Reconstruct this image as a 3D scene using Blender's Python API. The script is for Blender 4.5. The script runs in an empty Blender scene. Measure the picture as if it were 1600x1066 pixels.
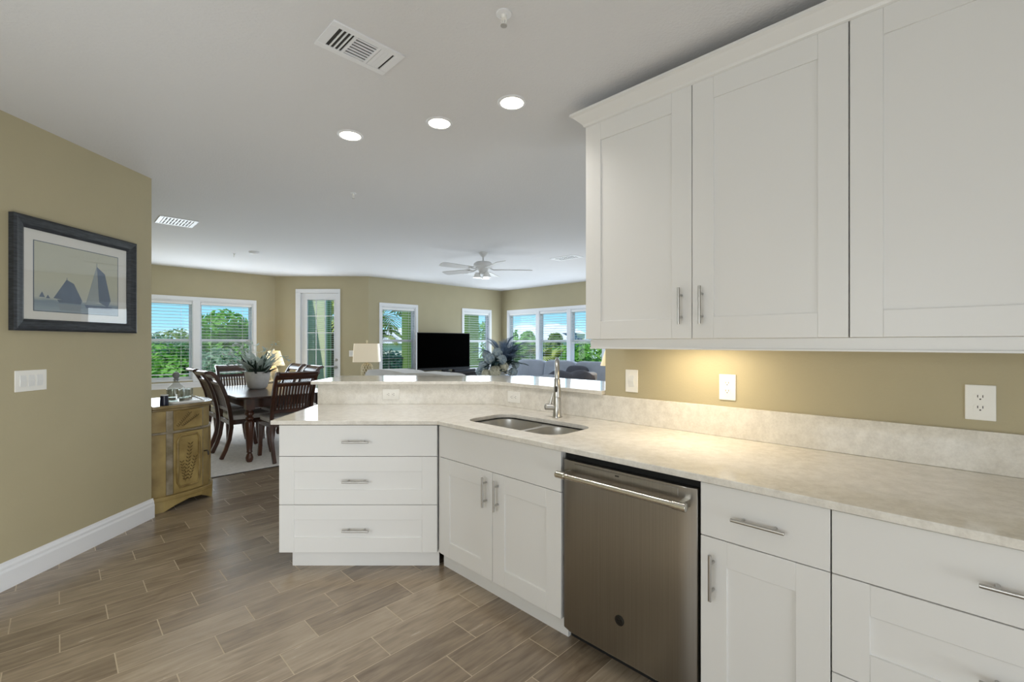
import bpy, math, random
from math import sin, cos, pi, radians as R, sqrt
from mathutils import Matrix, Vector
from mathutils.geometry import tessellate_polygon

SC = bpy.context.scene
COL = SC.collection
random.seed(7)
S2 = sqrt(2.0)

# ------------------------------------------------------------------ camera
EYE = 1.37
cam_d = bpy.data.cameras.new('camera')
cam = bpy.data.objects.new('camera', cam_d); COL.objects.link(cam)
cam_d.sensor_width = 36.0; cam_d.lens = 16.0
cam_d.shift_y = 3.0 / 1600.0
cam_d.clip_start = 0.02; cam_d.clip_end = 300
cam.location = (0, 0, EYE); cam.rotation_euler = (R(90), 0, 0)
SC.camera = cam

# ------------------------------------------------------------------ world, sun, exposure
SC.view_settings.view_transform = 'Standard'
SC.view_settings.look = 'None'
SC.view_settings.exposure = 0.0
SC.view_settings.gamma = 1.0
SC.view_settings.use_curve_mapping = False
SC.cycles.max_bounces = 10
SC.cycles.diffuse_bounces = 5
SC.cycles.glossy_bounces = 5
SC.cycles.transmission_bounces = 8
SC.cycles.transparent_max_bounces = 24
SC.cycles.use_denoising = True
SC.cycles.sample_clamp_indirect = 6.0
SC.cycles.caustics_reflective = False
SC.cycles.caustics_refractive = False


def lin(c):
    return tuple(((x / 255.0) / 12.92 if x / 255.0 <= 0.04045 else ((x / 255.0 + 0.055) / 1.055) ** 2.4) for x in c) + (1.0,)


w = bpy.data.worlds.new('world'); SC.world = w; w.use_nodes = True
nt = w.node_tree; nt.nodes.clear()
wo = nt.nodes.new('ShaderNodeOutputWorld'); bg = nt.nodes.new('ShaderNodeBackground')
tc = nt.nodes.new('ShaderNodeTexCoord'); sep = nt.nodes.new('ShaderNodeSeparateXYZ')
ramp = nt.nodes.new('ShaderNodeValToRGB')
ramp.color_ramp.elements[0].position = 0.0; ramp.color_ramp.elements[0].color = lin((196, 224, 240))
ramp.color_ramp.elements[1].position = 0.5; ramp.color_ramp.elements[1].color = lin((70, 140, 205))
e = ramp.color_ramp.elements.new(0.03); e.color = lin((154, 210, 236))
e = ramp.color_ramp.elements.new(0.13); e.color = lin((104, 186, 224))
mpn = nt.nodes.new('ShaderNodeMapping'); mpn.inputs['Scale'].default_value = (3, 3, 14)
noi = nt.nodes.new('ShaderNodeTexNoise'); noi.inputs['Scale'].default_value = 1.6; noi.inputs['Detail'].default_value = 5
cr2 = nt.nodes.new('ShaderNodeValToRGB'); cr2.color_ramp.elements[0].position = 0.58; cr2.color_ramp.elements[1].position = 0.82
mixc = nt.nodes.new('ShaderNodeMix'); mixc.data_type = 'RGBA'; mixc.inputs['B'].default_value = (0.95, 0.97, 1, 1)
nt.links.new(tc.outputs['Generated'], sep.inputs[0]); nt.links.new(sep.outputs['Z'], ramp.inputs['Fac'])
nt.links.new(tc.outputs['Generated'], mpn.inputs[0]); nt.links.new(mpn.outputs[0], noi.inputs['Vector'])
nt.links.new(noi.outputs['Fac'], cr2.inputs['Fac']); nt.links.new(cr2.outputs['Color'], mixc.inputs['Factor'])
nt.links.new(ramp.outputs['Color'], mixc.inputs['A']); nt.links.new(mixc.outputs['Result'], bg.inputs['Color'])
bg.inputs['Strength'].default_value = 1.5
nt.links.new(bg.outputs[0], wo.inputs[0])


def light(name, kind, loc, energy, color=(1, 1, 1), rot=(0, 0, 0), parent=None, **kw):
    d = bpy.data.lights.new(name, kind); d.energy = energy; d.color = color
    for k, v in kw.items():
        setattr(d, k, v)
    o = bpy.data.objects.new(name, d); COL.objects.link(o)
    o.location = loc; o.rotation_euler = rot
    if parent is not None:
        o.parent = parent
    return o


# sun: high, from behind the kitchen, lights the gardens beyond the windows
light('sun', 'SUN', (0, -10, 20), 3.6, (1, 0.96, 0.88), (R(33), 0, R(-14)), angle=R(0.6))
# added fill: bounce lights aim up at the ceiling, other kitchen ones sideways
COOL = (0.88, 0.95, 1.0)
DAY = (0.84, 0.93, 1.0)
light('kitchen_bounce_light', 'AREA', (-0.9, -0.6, 1.50), 3, COOL, (R(180), 0, 0), shape='RECTANGLE', size=3.2, size_y=3.0)
light('kitchen_front_light', 'AREA', (-2.4, -1.2, 1.55), 34, COOL, (R(90), 0, R(-42)), shape='RECTANGLE', size=1.8, size_y=1.2)
light('kitchen_soft_light', 'AREA', (-1.5, -2.2, 1.30), 26, COOL, (R(90), 0, R(8)), shape='RECTANGLE', size=2.4, size_y=1.4)
light('kitchen_side_light', 'AREA', (1.9, -1.3, 0.62), 42, COOL, (R(86), 0, R(66)), shape='RECTANGLE', size=2.2, size_y=1.0)
light('kitchen_low_light', 'AREA', (-0.4, 0.5, 0.45), 30, COOL, (R(86), 0, R(86)), shape='RECTANGLE', size=1.4, size_y=0.7)
light('dining_bounce_light', 'AREA', (-2.9, 5.6, 1.55), 3.0, COOL, (R(180), 0, 0), shape='RECTANGLE', size=3.0, size_y=3.0)
light('living_bounce_light', 'AREA', (0.4, 7.4, 1.55), 15, COOL, (R(180), 0, 0), shape='RECTANGLE', size=3.0, size_y=3.0)
# lights added at the window openings for daylight, plus an unseen end-wall fill
for wx, wy in ((-5.735, 7.515), (-5.145, 8.105)):
    light('dining_window_light', 'AREA', (wx, wy, 1.41), 19, DAY, (R(90), 0, R(-135)), shape='RECTANGLE', size=0.72, size_y=1.25)
light('door_light', 'AREA', (-3.70, 8.72, 1.27), 18, DAY, (R(90), 0, R(180)), shape='RECTANGLE', size=0.5, size_y=1.85)
light('narrow_window_light', 'AREA', (-2.26, 9.20, 1.41), 16, DAY, (R(90), 0, R(-135)), shape='RECTANGLE', size=0.72, size_y=1.3)
light('narrow_window_light', 'AREA', (-0.79, 10.67, 1.41), 16, DAY, (R(90), 0, R(-135)), shape='RECTANGLE', size=0.72, size_y=1.3)
for k in (0.73, 1.65, 2.55, 3.41):
    light('wide_window_light', 'AREA', (-0.26 + (k - 0.03) * 0.7071, 11.29 - (k + 0.03) * 0.7071, 1.41), 10.5, DAY, (R(90), 0, R(135)), shape='RECTANGLE', size=0.74, size_y=1.25)
light('end_fill_light', 'AREA', (4.56, 2.55, 1.35), 65, DAY, (R(90), 0, R(45)), shape='RECTANGLE', size=3.4, size_y=2.0)  # added fill light; the end wall itself has no window


# ------------------------------------------------------------------ helpers
def K(u, v, z=0.0):
    """u runs along the kitchen wall towards the camera, v is the distance towards that wall"""
    return Vector(((u + v) / S2, (v - u) / S2, z))


class MB:
    def __init__(self):
        self.v = []; self.f = []; self.M = Matrix.Identity(4); self.mi = []; self.cur = 0

    def add(self, vs, fs):
        n = len(self.v)
        M = self.M
        self.v.extend([tuple(M @ Vector(p)) for p in vs])
        self.f.extend([tuple(i + n for i in f) for f in fs])
        self.mi.extend([self.cur] * len(fs))
        return self

    def box(self, x0, x1, y0, y1, z0, z1):
        vs = [(x0, y0, z0), (x1, y0, z0), (x1, y1, z0), (x0, y1, z0), (x0, y0, z1), (x1, y0, z1), (x1, y1, z1), (x0, y1, z1)]
        fs = [(3, 2, 1, 0), (4, 5, 6, 7), (0, 1, 5, 4), (1, 2, 6, 5), (2, 3, 7, 6), (3, 0, 4, 7)]
        return self.add(vs, fs)

    def tube(self, pts, rad, n=10, caps=True, closed=False):
        pts = [Vector(p) for p in pts]
        if not isinstance(rad, (list, tuple)):
            rad = [rad] * len(pts)
        rings = []; up = None
        m = len(pts)
        for i, p in enumerate(pts):
            a = pts[i - 1] if (i > 0 or closed) else pts[i]
            b = pts[(i + 1) % m] if (i < m - 1 or closed) else pts[i]
            t = (b - a)
            if t.length < 1e-9:
                t = Vector((0, 0, 1))
            t.normalize()
            if up is None:
                up = Vector((0, 0, 1)) if abs(t.z) < 0.9 else Vector((1, 0, 0))
            s = t.cross(up)
            if s.length < 1e-6:
                s = t.cross(Vector((0, 1, 0)))
            s.normalize(); up2 = s.cross(t).normalized(); up = up2
            rings.append([p + (s * cos(2 * pi * k / n) + up2 * sin(2 * pi * k / n)) * rad[i] for k in range(n)])
        vs = [q for r in rings for q in r]
        fs = []
        for i in range(m if closed else m - 1):
            a = i * n; b = ((i + 1) % m) * n
            for k in range(n):
                k2 = (k + 1) % n
                fs.append((a + k, a + k2, b + k2, b + k))
        if caps and not closed:
            fs.append(tuple(range(n - 1, -1, -1))); fs.append(tuple(range((m - 1) * n, m * n)))
        return self.add(vs, fs)

    def cyl(self, p0, p1, r, r1=None, n=16):
        return self.tube([p0, p1], [r, r if r1 is None else r1], n)

    def lathe(self, prof, c=(0, 0, 0), n=24, caps=True):
        c = Vector(c); vs = []; fs = []
        for (r, z) in prof:
            for k in range(n):
                vs.append((c.x + r * cos(2 * pi * k / n), c.y + r * sin(2 * pi * k / n), c.z + z))
        for i in range(len(prof) - 1):
            for k in range(n):
                k2 = (k + 1) % n
                fs.append((i * n + k, i * n + k2, (i + 1) * n + k2, (i + 1) * n + k))
        if caps:
            fs.append(tuple(range(n - 1, -1, -1))); m = len(prof) - 1
            fs.append(tuple(range(m * n, m * n + n)))
        return self.add(vs, fs)

    def prism(self, outer, z0, z1, holes=()):
        """polygon in x,y (counter-clockwise) extruded from z0 to z1"""
        loops = [list(outer)] + [list(h) for h in holes]
        flat = [p for l in loops for p in l]
        tris = tessellate_polygon([[Vector((p[0], p[1], 0)) for p in l] for l in loops])
        n = len(flat)
        vs = [(p[0], p[1], z0) for p in flat] + [(p[0], p[1], z1) for p in flat]
        fs = []
        for a, b, c in tris:
            A, B, C = flat[a], flat[b], flat[c]
            s = (B[0] - A[0]) * (C[1] - A[1]) - (B[1] - A[1]) * (C[0] - A[0])
            if s < 0:
                b, c = c, b
            fs.append((a + n, b + n, c + n)); fs.append((c, b, a))
        off = 0
        for li, l in enumerate(loops):
            m = len(l)
            ar = sum(l[i][0] * l[(i + 1) % m][1] - l[(i + 1) % m][0] * l[i][1] for i in range(m))
            want = 1 if li == 0 else -1
            for i in range(m):
                a, b = off + i, off + (i + 1) % m
                if ar * want < 0:
                    a, b = b, a
                fs.append((a, b, b + n, a + n))
            off += m
        return self.add(vs, fs)

    def extrude_x(self, poly, x0, x1):
        """polygon in (y,z) extruded along x"""
        old = self.M
        self.M = old @ Matrix(((0, 0, 1, 0), (1, 0, 0, 0), (0, 1, 0, 0), (0, 0, 0, 1)))
        self.prism(poly, x0, x1)
        self.M = old
        return self

    def extrude_y(self, poly, y0, y1):
        """polygon in (x,z) extruded along y"""
        old = self.M
        self.M = old @ Matrix(((1, 0, 0, 0), (0, 0, -1, 0), (0, 1, 0, 0), (0, 0, 0, 1)))
        self.prism(poly, -y1, -y0)
        self.M = old
        return self

    def sup(self, c, h, e=0.35, n=24, m=14):
        """superellipsoid: rounded cushion"""
        def sp(x, p):
            return math.copysign(abs(x) ** p, x)
        vs = []; fs = []
        for i in range(m + 1):
            th = -pi / 2 + pi * i / m
            for k in range(n):
                ph = 2 * pi * k / n
                vs.append((c[0] + h[0] * sp(cos(th), e) * sp(cos(ph), e), c[1] + h[1] * sp(cos(th), e) * sp(sin(ph), e), c[2] + h[2] * sp(sin(th), e)))
        for i in range(m):
            for k in range(n):
                k2 = (k + 1) % n
                fs.append((i * n + k, i * n + k2, (i + 1) * n + k2, (i + 1) * n + k))
        return self.add(vs, fs)

    def build(self, name, mat, parent=None, bevel=0.0, smooth=True, seg=2):
        me = bpy.data.meshes.new(name)
        me.from_pydata(self.v, [], self.f)
        mats = mat if isinstance(mat, (list, tuple)) else [mat]
        for mm in mats:
            me.materials.append(mm)
        if len(mats) > 1:
            me.polygons.foreach_set('material_index', self.mi)
        me.validate(); me.update()
        if smooth:
            me.shade_smooth(); me.set_sharp_from_angle(angle=R(35))
        o = bpy.data.objects.new(name, me); COL.objects.link(o)
        if parent is not None:
            o.parent = parent
        if bevel > 0:
            b = o.modifiers.new('edge', 'BEVEL'); b.width = bevel; b.segments = seg; b.limit_method = 'ANGLE'; b.angle_limit = R(40)
            b.harden_normals = False
        return o


def tag(o, label=None, cat=None, group=None, kind=None):
    if label: o['label'] = label
    if cat: o['category'] = cat
    if group: o['group'] = group
    if kind: o['kind'] = kind
    return o


def empty(name, loc, rz=0.0):
    o = bpy.data.objects.new(name, None); COL.objects.link(o)
    o.empty_display_size = 0.1
    o.location = loc; o.rotation_euler = (0, 0, rz)
    return o


def copy_tree(o, parent=None):
    c = o.copy(); COL.objects.link(c)
    c.parent = parent
    for ch in list(o.children):
        copy_tree(ch, c)
    return c


def struct(o):
    o['kind'] = 'structure'
    return o


# ------------------------------------------------------------------ materials
def mat(name, rgb, rough=0.5, metal=0.0, var=0.0, vscale=8.0, bump=0.0, bscale=60.0, spec=0.5, stretch=None, rgb2=None, coat=0.0, sheen=0.0, detail=4.0):
    m = bpy.data.materials.new(name); m.use_nodes = True
    n = m.node_tree; p = n.nodes['Principled BSDF']
    p.inputs['Roughness'].default_value = rough; p.inputs['Metallic'].default_value = metal
    p.inputs['Specular IOR Level'].default_value = spec
    p.inputs['Coat Weight'].default_value = coat
    p.inputs['Sheen Weight'].default_value = sheen
    c1 = lin(rgb); p.inputs['Base Color'].default_value = c1
    t = n.nodes.new('ShaderNodeTexCoord'); mp = n.nodes.new('ShaderNodeMapping')
    if stretch: mp.inputs['Scale'].default_value = stretch
    n.links.new(t.outputs['Object'], mp.inputs[0])
    if var > 0 or rgb2:
        x = n.nodes.new('ShaderNodeTexNoise'); x.inputs['Scale'].default_value = vscale; x.inputs['Detail'].default_value = detail
        r = n.nodes.new('ShaderNodeValToRGB'); r.color_ramp.elements[0].position = 0.32; r.color_ramp.elements[1].position = 0.68
        if rgb2:
            r.color_ramp.elements[0].color = c1; r.color_ramp.elements[1].color = lin(rgb2)
        else:
            r.color_ramp.elements[0].color = tuple(k * (1 - var) for k in c1[:3]) + (1,)
            r.color_ramp.elements[1].color = tuple(min(1, k * (1 + var)) for k in c1[:3]) + (1,)
        n.links.new(mp.outputs[0], x.inputs['Vector']); n.links.new(x.outputs['Fac'], r.inputs['Fac'])
        n.links.new(r.outputs['Color'], p.inputs['Base Color'])
    if bump > 0:
        x = n.nodes.new('ShaderNodeTexNoise'); x.inputs['Scale'].default_value = bscale; x.inputs['Detail'].default_value = 3
        b = n.nodes.new('ShaderNodeBump'); b.inputs['Strength'].default_value = bump; b.inputs['Distance'].default_value = 0.004
        n.links.new(mp.outputs[0], x.inputs['Vector']); n.links.new(x.outputs['Fac'], b.inputs['Height'])
        n.links.new(b.outputs[0], p.inputs['Normal'])
    return m


def emit(name, rgb, strength):
    m = bpy.data.materials.new(name); m.use_nodes = True
    p = m.node_tree.nodes['Principled BSDF']
    p.inputs['Base Color'].default_value = lin(rgb)
    p.inputs['Emission Color'].default_value = lin(rgb); p.inputs['Emission Strength'].default_value = strength
    return m


def thin_glass(name, tint=(255, 255, 255), gl=1.0, rough=0.0):
    m = bpy.data.materials.new(name); m.use_nodes = True
    n = m.node_tree; n.nodes.clear()
    o = n.nodes.new('ShaderNodeOutputMaterial'); mx = n.nodes.new('ShaderNodeMixShader')
    tr = n.nodes.new('ShaderNodeBsdfTransparent'); g = n.nodes.new('ShaderNodeBsdfGlossy'); fr = n.nodes.new('ShaderNodeLayerWeight'); fr.inputs['Blend'].default_value = 0.5
    tr.inputs[0].default_value = lin(tint); g.inputs['Roughness'].default_value = rough
    pw5 = n.nodes.new('ShaderNodeMath'); pw5.operation = 'POWER'; pw5.inputs[1].default_value = 5.0      # Schlick reflectance, same on both sides
    ma = n.nodes.new('ShaderNodeMath'); ma.operation = 'MULTIPLY_ADD'; ma.inputs[1].default_value = 0.9; ma.inputs[2].default_value = 0.04 * gl
    n.links.new(fr.outputs['Facing'], pw5.inputs[0]); n.links.new(pw5.outputs[0], ma.inputs[0]); n.links.new(ma.outputs[0], mx.inputs[0])
    n.links.new(tr.outputs[0], mx.inputs[1]); n.links.new(g.outputs[0], mx.inputs[2]); n.links.new(mx.outputs[0], o.inputs[0])
    return m


def floor_material():
    m = bpy.data.materials.new('wood_look_tile'); m.use_nodes = True
    n = m.node_tree; L = n.links; p = n.nodes['Principled BSDF']

    def math_(op, a, b=None, c=None):
        x = n.nodes.new('ShaderNodeMath'); x.operation = op
        for i, val in enumerate((a, b, c)):
            if val is None: continue
            if isinstance(val, (int, float)): x.inputs[i].default_value = val
            else: L.new(val, x.inputs[i])
        return x.outputs[0]
    t = n.nodes.new('ShaderNodeTexCoord'); s = n.nodes.new('ShaderNodeSeparateXYZ'); L.new(t.outputs['Object'], s.inputs[0])
    u = math_('MULTIPLY', math_('SUBTRACT', s.outputs[0], s.outputs[1]), 1 / S2)
    v = math_('MULTIPLY', math_('ADD', s.outputs[0], s.outputs[1]), 1 / S2)
    W, LN = 0.175, 0.513
    ur = math_('DIVIDE', math_('ADD', u, 3.3625 + 17.5), W)
    row = math_('FLOOR', ur); fu = math_('FRACT', ur)
    vr = math_('ADD', math_('DIVIDE', math_('SUBTRACT', v, 0.351), LN), math_('MULTIPLY', math_('SUBTRACT', row, 100), 1 / 3.0))
    vr = math_('ADD', vr, 60.0)
    colm = math_('FLOOR', vr); fv = math_('FRACT', vr)
    g = 0.0023
    du = math_('MULTIPLY', math_('MINIMUM', fu, math_('SUBTRACT', 1.0, fu)), W)
    dv = math_('MULTIPLY', math_('MINIMUM', fv, math_('SUBTRACT', 1.0, fv)), LN)
    du = math_('ADD', du, 0.0007)
    d = math_('MINIMUM', du, dv)
    grout = math_('LESS_THAN', d, g)
    cb = n.nodes.new('ShaderNodeCombineXYZ'); L.new(row, cb.inputs[0]); L.new(colm, cb.inputs[1])
    wn = n.nodes.new('ShaderNodeTexWhiteNoise'); L.new(cb.outputs[0], wn.inputs['Vector'])
    # wood grain, stretched along v and shifted for each tile
    gv = n.nodes.new('ShaderNodeCombineXYZ')
    L.new(math_('MULTIPLY', u, 52.0), gv.inputs[0]); L.new(math_('MULTIPLY', v, 4.5), gv.inputs[1]); L.new(math_('MULTIPLY', wn.outputs['Value'], 40.0), gv.inputs[2])
    n1 = n.nodes.new('ShaderNodeTexNoise'); n1.inputs['Scale'].default_value = 1.0; n1.inputs['Detail'].default_value = 6; n1.inputs['Distortion'].default_value = 0.6
    L.new(gv.outputs[0], n1.inputs['Vector'])
    gv2 = n.nodes.new('ShaderNodeCombineXYZ')
    L.new(math_('MULTIPLY', u, 13.0), gv2.inputs[0]); L.new(math_('MULTIPLY', v, 4.0), gv2.inputs[1]); L.new(math_('MULTIPLY', wn.outputs['Value'], 71.0), gv2.inputs[2])
    n2 = n.nodes.new('ShaderNodeTexNoise'); n2.inputs['Scale'].default_value = 1.0; n2.inputs['Detail'].default_value = 3; n2.inputs['Distortion'].default_value = 1.2
    L.new(gv2.outputs[0], n2.inputs['Vector'])
    mixv = math_('ADD', math_('MULTIPLY_ADD', n1.outputs['Fac'], 0.40, 0.12), math_('MULTIPLY', n2.outputs['Fac'], 0.36))
    mixv = math_('ADD', mixv, math_('MULTIPLY', math_('SUBTRACT', wn.outputs['Value'], 0.5), 0.20))
    r = n.nodes.new('ShaderNodeValToRGB'); L.new(mixv, r.inputs['Fac'])
    r.color_ramp.elements[0].position = 0.30; r.color_ramp.elements[0].color = lin((104, 90, 74))
    r.color_ramp.elements[1].position = 0.70; r.color_ramp.elements[1].color = lin((168, 153, 132))
    x = r.color_ramp.elements.new(0.5); x.color = lin((140, 124, 104))
    mx = n.nodes.new('ShaderNodeMix'); mx.data_type = 'RGBA'
    L.new(grout, mx.inputs['Factor']); L.new(r.outputs['Color'], mx.inputs['A']); mx.inputs['B'].default_value = lin((172, 155, 129))
    L.new(mx.outputs['Result'], p.inputs['Base Color'])
    rg = math_('ADD', math_('MULTIPLY', n1.outputs['Fac'], 0.12), 0.19)
    rg = math_('ADD', rg, math_('MULTIPLY', grout, 0.35)); L.new(rg, p.inputs['Roughness'])
    p.inputs['Specular IOR Level'].default_value = 0.8
    b = n.nodes.new('ShaderNodeBump'); b.inputs['Strength'].default_value = 0.25; b.inputs['Distance'].default_value = 0.003
    L.new(math_('SUBTRACT', math_('MULTIPLY', n1.outputs['Fac'], 0.25), grout), b.inputs['Height']); L.new(b.outputs[0], p.inputs['Normal'])
    return m


def quartz_material():
    m = mat('white_quartz', (206, 201, 190), rough=0.10, spec=0.5)
    n = m.node_tree; L = n.links; p = n.nodes['Principled BSDF']
    t = n.nodes.new('ShaderNodeTexCoord')
    a = n.nodes.new('ShaderNodeTexNoise'); a.inputs['Scale'].default_value = 100; a.inputs['Detail'].default_value = 6; a.inputs['Roughness'].default_value = 0.7
    b = n.nodes.new('ShaderNodeTexNoise'); b.inputs['Scale'].default_value = 24; b.inputs['Detail'].default_value = 5
    L.new(t.outputs['Object'], a.inputs['Vector']); L.new(t.outputs['Object'], b.inputs['Vector'])
    ad = n.nodes.new('ShaderNodeMath'); ad.operation = 'ADD'; L.new(a.outputs['Fac'], ad.inputs[0]); L.new(b.outputs['Fac'], ad.inputs[1])
    h = n.nodes.new('ShaderNodeMath'); h.operation = 'MULTIPLY'; L.new(ad.outputs[0], h.inputs[0]); h.inputs[1].default_value = 0.5
    r = n.nodes.new('ShaderNodeValToRGB')
    r.color_ramp.elements[0].position = 0.36; r.color_ramp.elements[0].color = lin((211, 206, 197))
    r.color_ramp.elements[1].position = 0.60; r.color_ramp.elements[1].color = lin((231, 227, 219))
    L.new(h.outputs[0], r.inputs['Fac']); L.new(r.outputs['Color'], p.inputs['Base Color'])
    return m


M = {}
M['floor'] = floor_material()
M['quartz'] = quartz_material()
M['wall'] = mat('khaki_wall_paint', (178, 168, 138), rough=0.62, bump=0.16, bscale=90, var=0.02, vscale=3)
M['ceil'] = mat('white_textured_ceiling', (222, 222, 224), rough=0.9, bump=0.55, bscale=85, spec=0.2)
M['white'] = mat('white_cabinet_lacquer', (226, 225, 223), rough=0.34, spec=0.4)
M['trim'] = mat('white_trim_paint', (232, 233, 236), rough=0.35)
M['vinyl'] = mat('white_vinyl', (236, 238, 242), rough=0.4)
M['slat'] = mat('white_blind_slat', (240, 241, 242), rough=0.5)
M['nickel'] = mat('brushed_nickel', (186, 184, 180), rough=0.28, metal=1.0)
M['steel'] = mat('stainless_steel', (152, 148, 142), rough=0.30, metal=1.0, var=0.05, vscale=3, stretch=(60, 60, 0.6), bump=0.03, bscale=4)
M['sink'] = mat('satin_sink_steel', (214, 213, 210), rough=0.36, metal=1.0)
M['steelhandle'] = mat('polished_steel_handle', (205, 202, 194), rough=0.2, metal=1.0)
M['black'] = mat('black_plastic', (14, 14, 15), rough=0.35)
M['darkgap'] = mat('dark_gap', (8, 8, 8), rough=0.8)
M['badge'] = mat('dark_badge', (40, 38, 34), rough=0.35, metal=0.6)
M['plate'] = mat('white_plastic_plate', (238, 236, 230), rough=0.32)
M['slot'] = mat('outlet_slot_dark', (50, 46, 42), rough=0.6)
M['carpet'] = mat('pale_carpet', (236, 232, 230), rough=0.95, var=0.1, vscale=30, bump=0.8, bscale=260, sheen=0.3, spec=0.1)
M['wood'] = mat('dark_cherry_wood', (52, 30, 22), rough=0.28, rgb2=(86, 50, 34), vscale=7, stretch=(1, 1, 0.25), coat=0.08)
M['tabletop'] = mat('dark_polished_table_top', (48, 30, 24), rough=0.30, rgb2=(70, 44, 33), vscale=4, stretch=(1, 6, 1), coat=0.05)
M['seat'] = mat('pale_seat_fabric', (212, 209, 208), rough=0.9, var=0.08, vscale=40, bump=0.3, bscale=300, spec=0.1)
M['mustard'] = mat('distressed_mustard_paint', (128, 106, 60), rough=0.5, rgb2=(166, 144, 90), vscale=6, bump=0.1, bscale=40)
M['bronze'] = mat('dark_bronze_edge', (52, 44, 36), rough=0.4, var=0.2, vscale=20)
M['silverworn'] = mat('worn_grey_edge', (150, 140, 122), rough=0.42, rgb2=(112, 100, 76), vscale=14)
M['leafpaint'] = mat('dark_olive_leaf_paint', (92, 72, 34), rough=0.5)
M['molding'] = mat('worn_brown_molding', (112, 90, 48), rough=0.45, rgb2=(150, 128, 78), vscale=14)
M['cabtop'] = mat('glossy_brown_top', (112, 94, 62), rough=0.16, rgb2=(150, 132, 94), vscale=5)
M['frame'] = mat('blue_black_frame_wood', (26, 30, 36), rough=0.38, rgb2=(58, 62, 68), vscale=18, stretch=(1, 1.2, 8), bump=0.4, bscale=30)
M['matboard'] = mat('ivory_mat_board', (232, 231, 226), rough=0.9, bump=0.05)
M['ink'] = mat('blue_grey_ink', (84, 100, 116), rough=0.9)
M['pglass'] = thin_glass('picture_glazing', gl=1.2)
M['glass'] = thin_glass('window_glass', tint=(248, 251, 251), gl=0.3)
M['crystal'] = thin_glass('crystal', tint=(236, 238, 236), gl=2.2)
M['navy'] = mat('navy_blue_glaze', (14, 20, 44), rough=0.3)
M['whiteglaze'] = mat('white_glaze', (228, 228, 226), rough=0.3)
M['pot'] = mat('white_stone_pot', (234, 233, 232), rough=0.6, var=0.05, vscale=20, bump=0.2, bscale=40)
M['leafdark'] = mat('dark_succulent_leaf', (40, 58, 48), rough=0.45, rgb2=(78, 98, 84), vscale=9)
M['leafgrey'] = mat('dusty_grey_green_leaf', (184, 200, 192), rough=0.6, rgb2=(226, 233, 228), vscale=9)
M['petal'] = mat('ivory_petal', (226, 222, 200), rough=0.7, var=0.05)
M['bluepetal'] = mat('dusty_blue_petal', (150, 172, 190), rough=0.8, rgb2=(206, 216, 214), vscale=24)
M['bluefrond'] = mat('blue_grey_frond', (78, 98, 124), rough=0.6, rgb2=(134, 152, 172), vscale=6)
M['tealfrond'] = mat('dark_teal_leaf', (30, 58, 62), rough=0.5, rgb2=(58, 88, 84), vscale=6)
M['shade'] = emit('cream_lamp_shade', (236, 222, 196), 0.22)
M['shadewarm'] = emit('glowing_lamp_shade', (248, 226, 176), 0.55)
M['ivory'] = mat('ivory_ceramic', (218, 208, 178), rough=0.4, bump=0.2, bscale=20)
M['sofawhite'] = mat('pale_grey_sofa_fabric', (228, 227, 225), rough=0.9, bump=0.25, bscale=200, var=0.04, vscale=4, spec=0.15)
M['sofablue'] = mat('blue_grey_sofa_fabric', (160, 168, 182), rough=0.9, bump=0.25, bscale=200, var=0.08, vscale=4, spec=0.15)
M['throw'] = mat('charcoal_throw_fabric', (86, 88, 98), rough=0.95, bump=0.3, bscale=160, var=0.1, vscale=6, spec=0.1)
M['tvscreen'] = mat('black_screen', (0, 0, 0), rough=0.5, spec=0.01)
M['tvgrey'] = mat('dark_grey_bezel', (52, 54, 60), rough=0.35)
M['darkwood'] = mat('espresso_wood', (36, 30, 28), rough=0.35, var=0.2, vscale=5, stretch=(1, 1, 6))
M['fanwhite'] = mat('white_fan_paint', (214, 214, 214), rough=0.45)
M['bulb'] = emit('downlight_lens', (255, 244, 222), 9.0)
M['opal'] = mat('opal_glass', (236, 236, 234), rough=0.25)
M['green'] = mat('green_stucco', (122, 150, 80), rough=0.9, bump=0.3, bscale=60)
M['palegreen'] = mat('pale_green_stucco', (226, 230, 190), rough=0.9, bump=0.3, bscale=60)
M['lawn'] = mat('lawn_ground', (70, 118, 44), rough=0.95, rgb2=(128, 168, 72), vscale=1.2, bump=0.5, bscale=12)
M['roof'] = mat('pale_roof', (238, 236, 232), rough=0.7, var=0.03)
M['stucco'] = mat('cream_stucco', (226, 218, 206), rough=0.9)
M['hgrey'] = mat('blue_grey_wall', (130, 146, 176), rough=0.9)
M['housewindow'] = mat('dark_house_window', (70, 90, 112), rough=0.2)
M['rail'] = mat('dark_green_rail', (30, 52, 46), rough=0.4, metal=0.3)
M['concrete'] = mat('balcony_concrete', (206, 204, 196), rough=0.85, var=0.06)
M['bark'] = mat('bark', (96, 80, 62), rough=0.95, bump=0.6, bscale=25)
LEAVES = [mat('leaf_bright', (96, 158, 50), rough=0.55, rgb2=(150, 200, 84), vscale=2.2),
          mat('leaf_deep', (44, 98, 40), rough=0.55, rgb2=(92, 148, 70), vscale=2.2),
          mat('leaf_olive', (108, 138, 66), rough=0.6, rgb2=(168, 180, 104), vscale=2.2),
          mat('leaf_grey', (104, 140, 100), rough=0.6, rgb2=(166, 190, 156), vscale=2.2),
          mat('leaf_sunny', (170, 182, 78), rough=0.55, rgb2=(222, 224, 140), vscale=2.2)]

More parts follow.
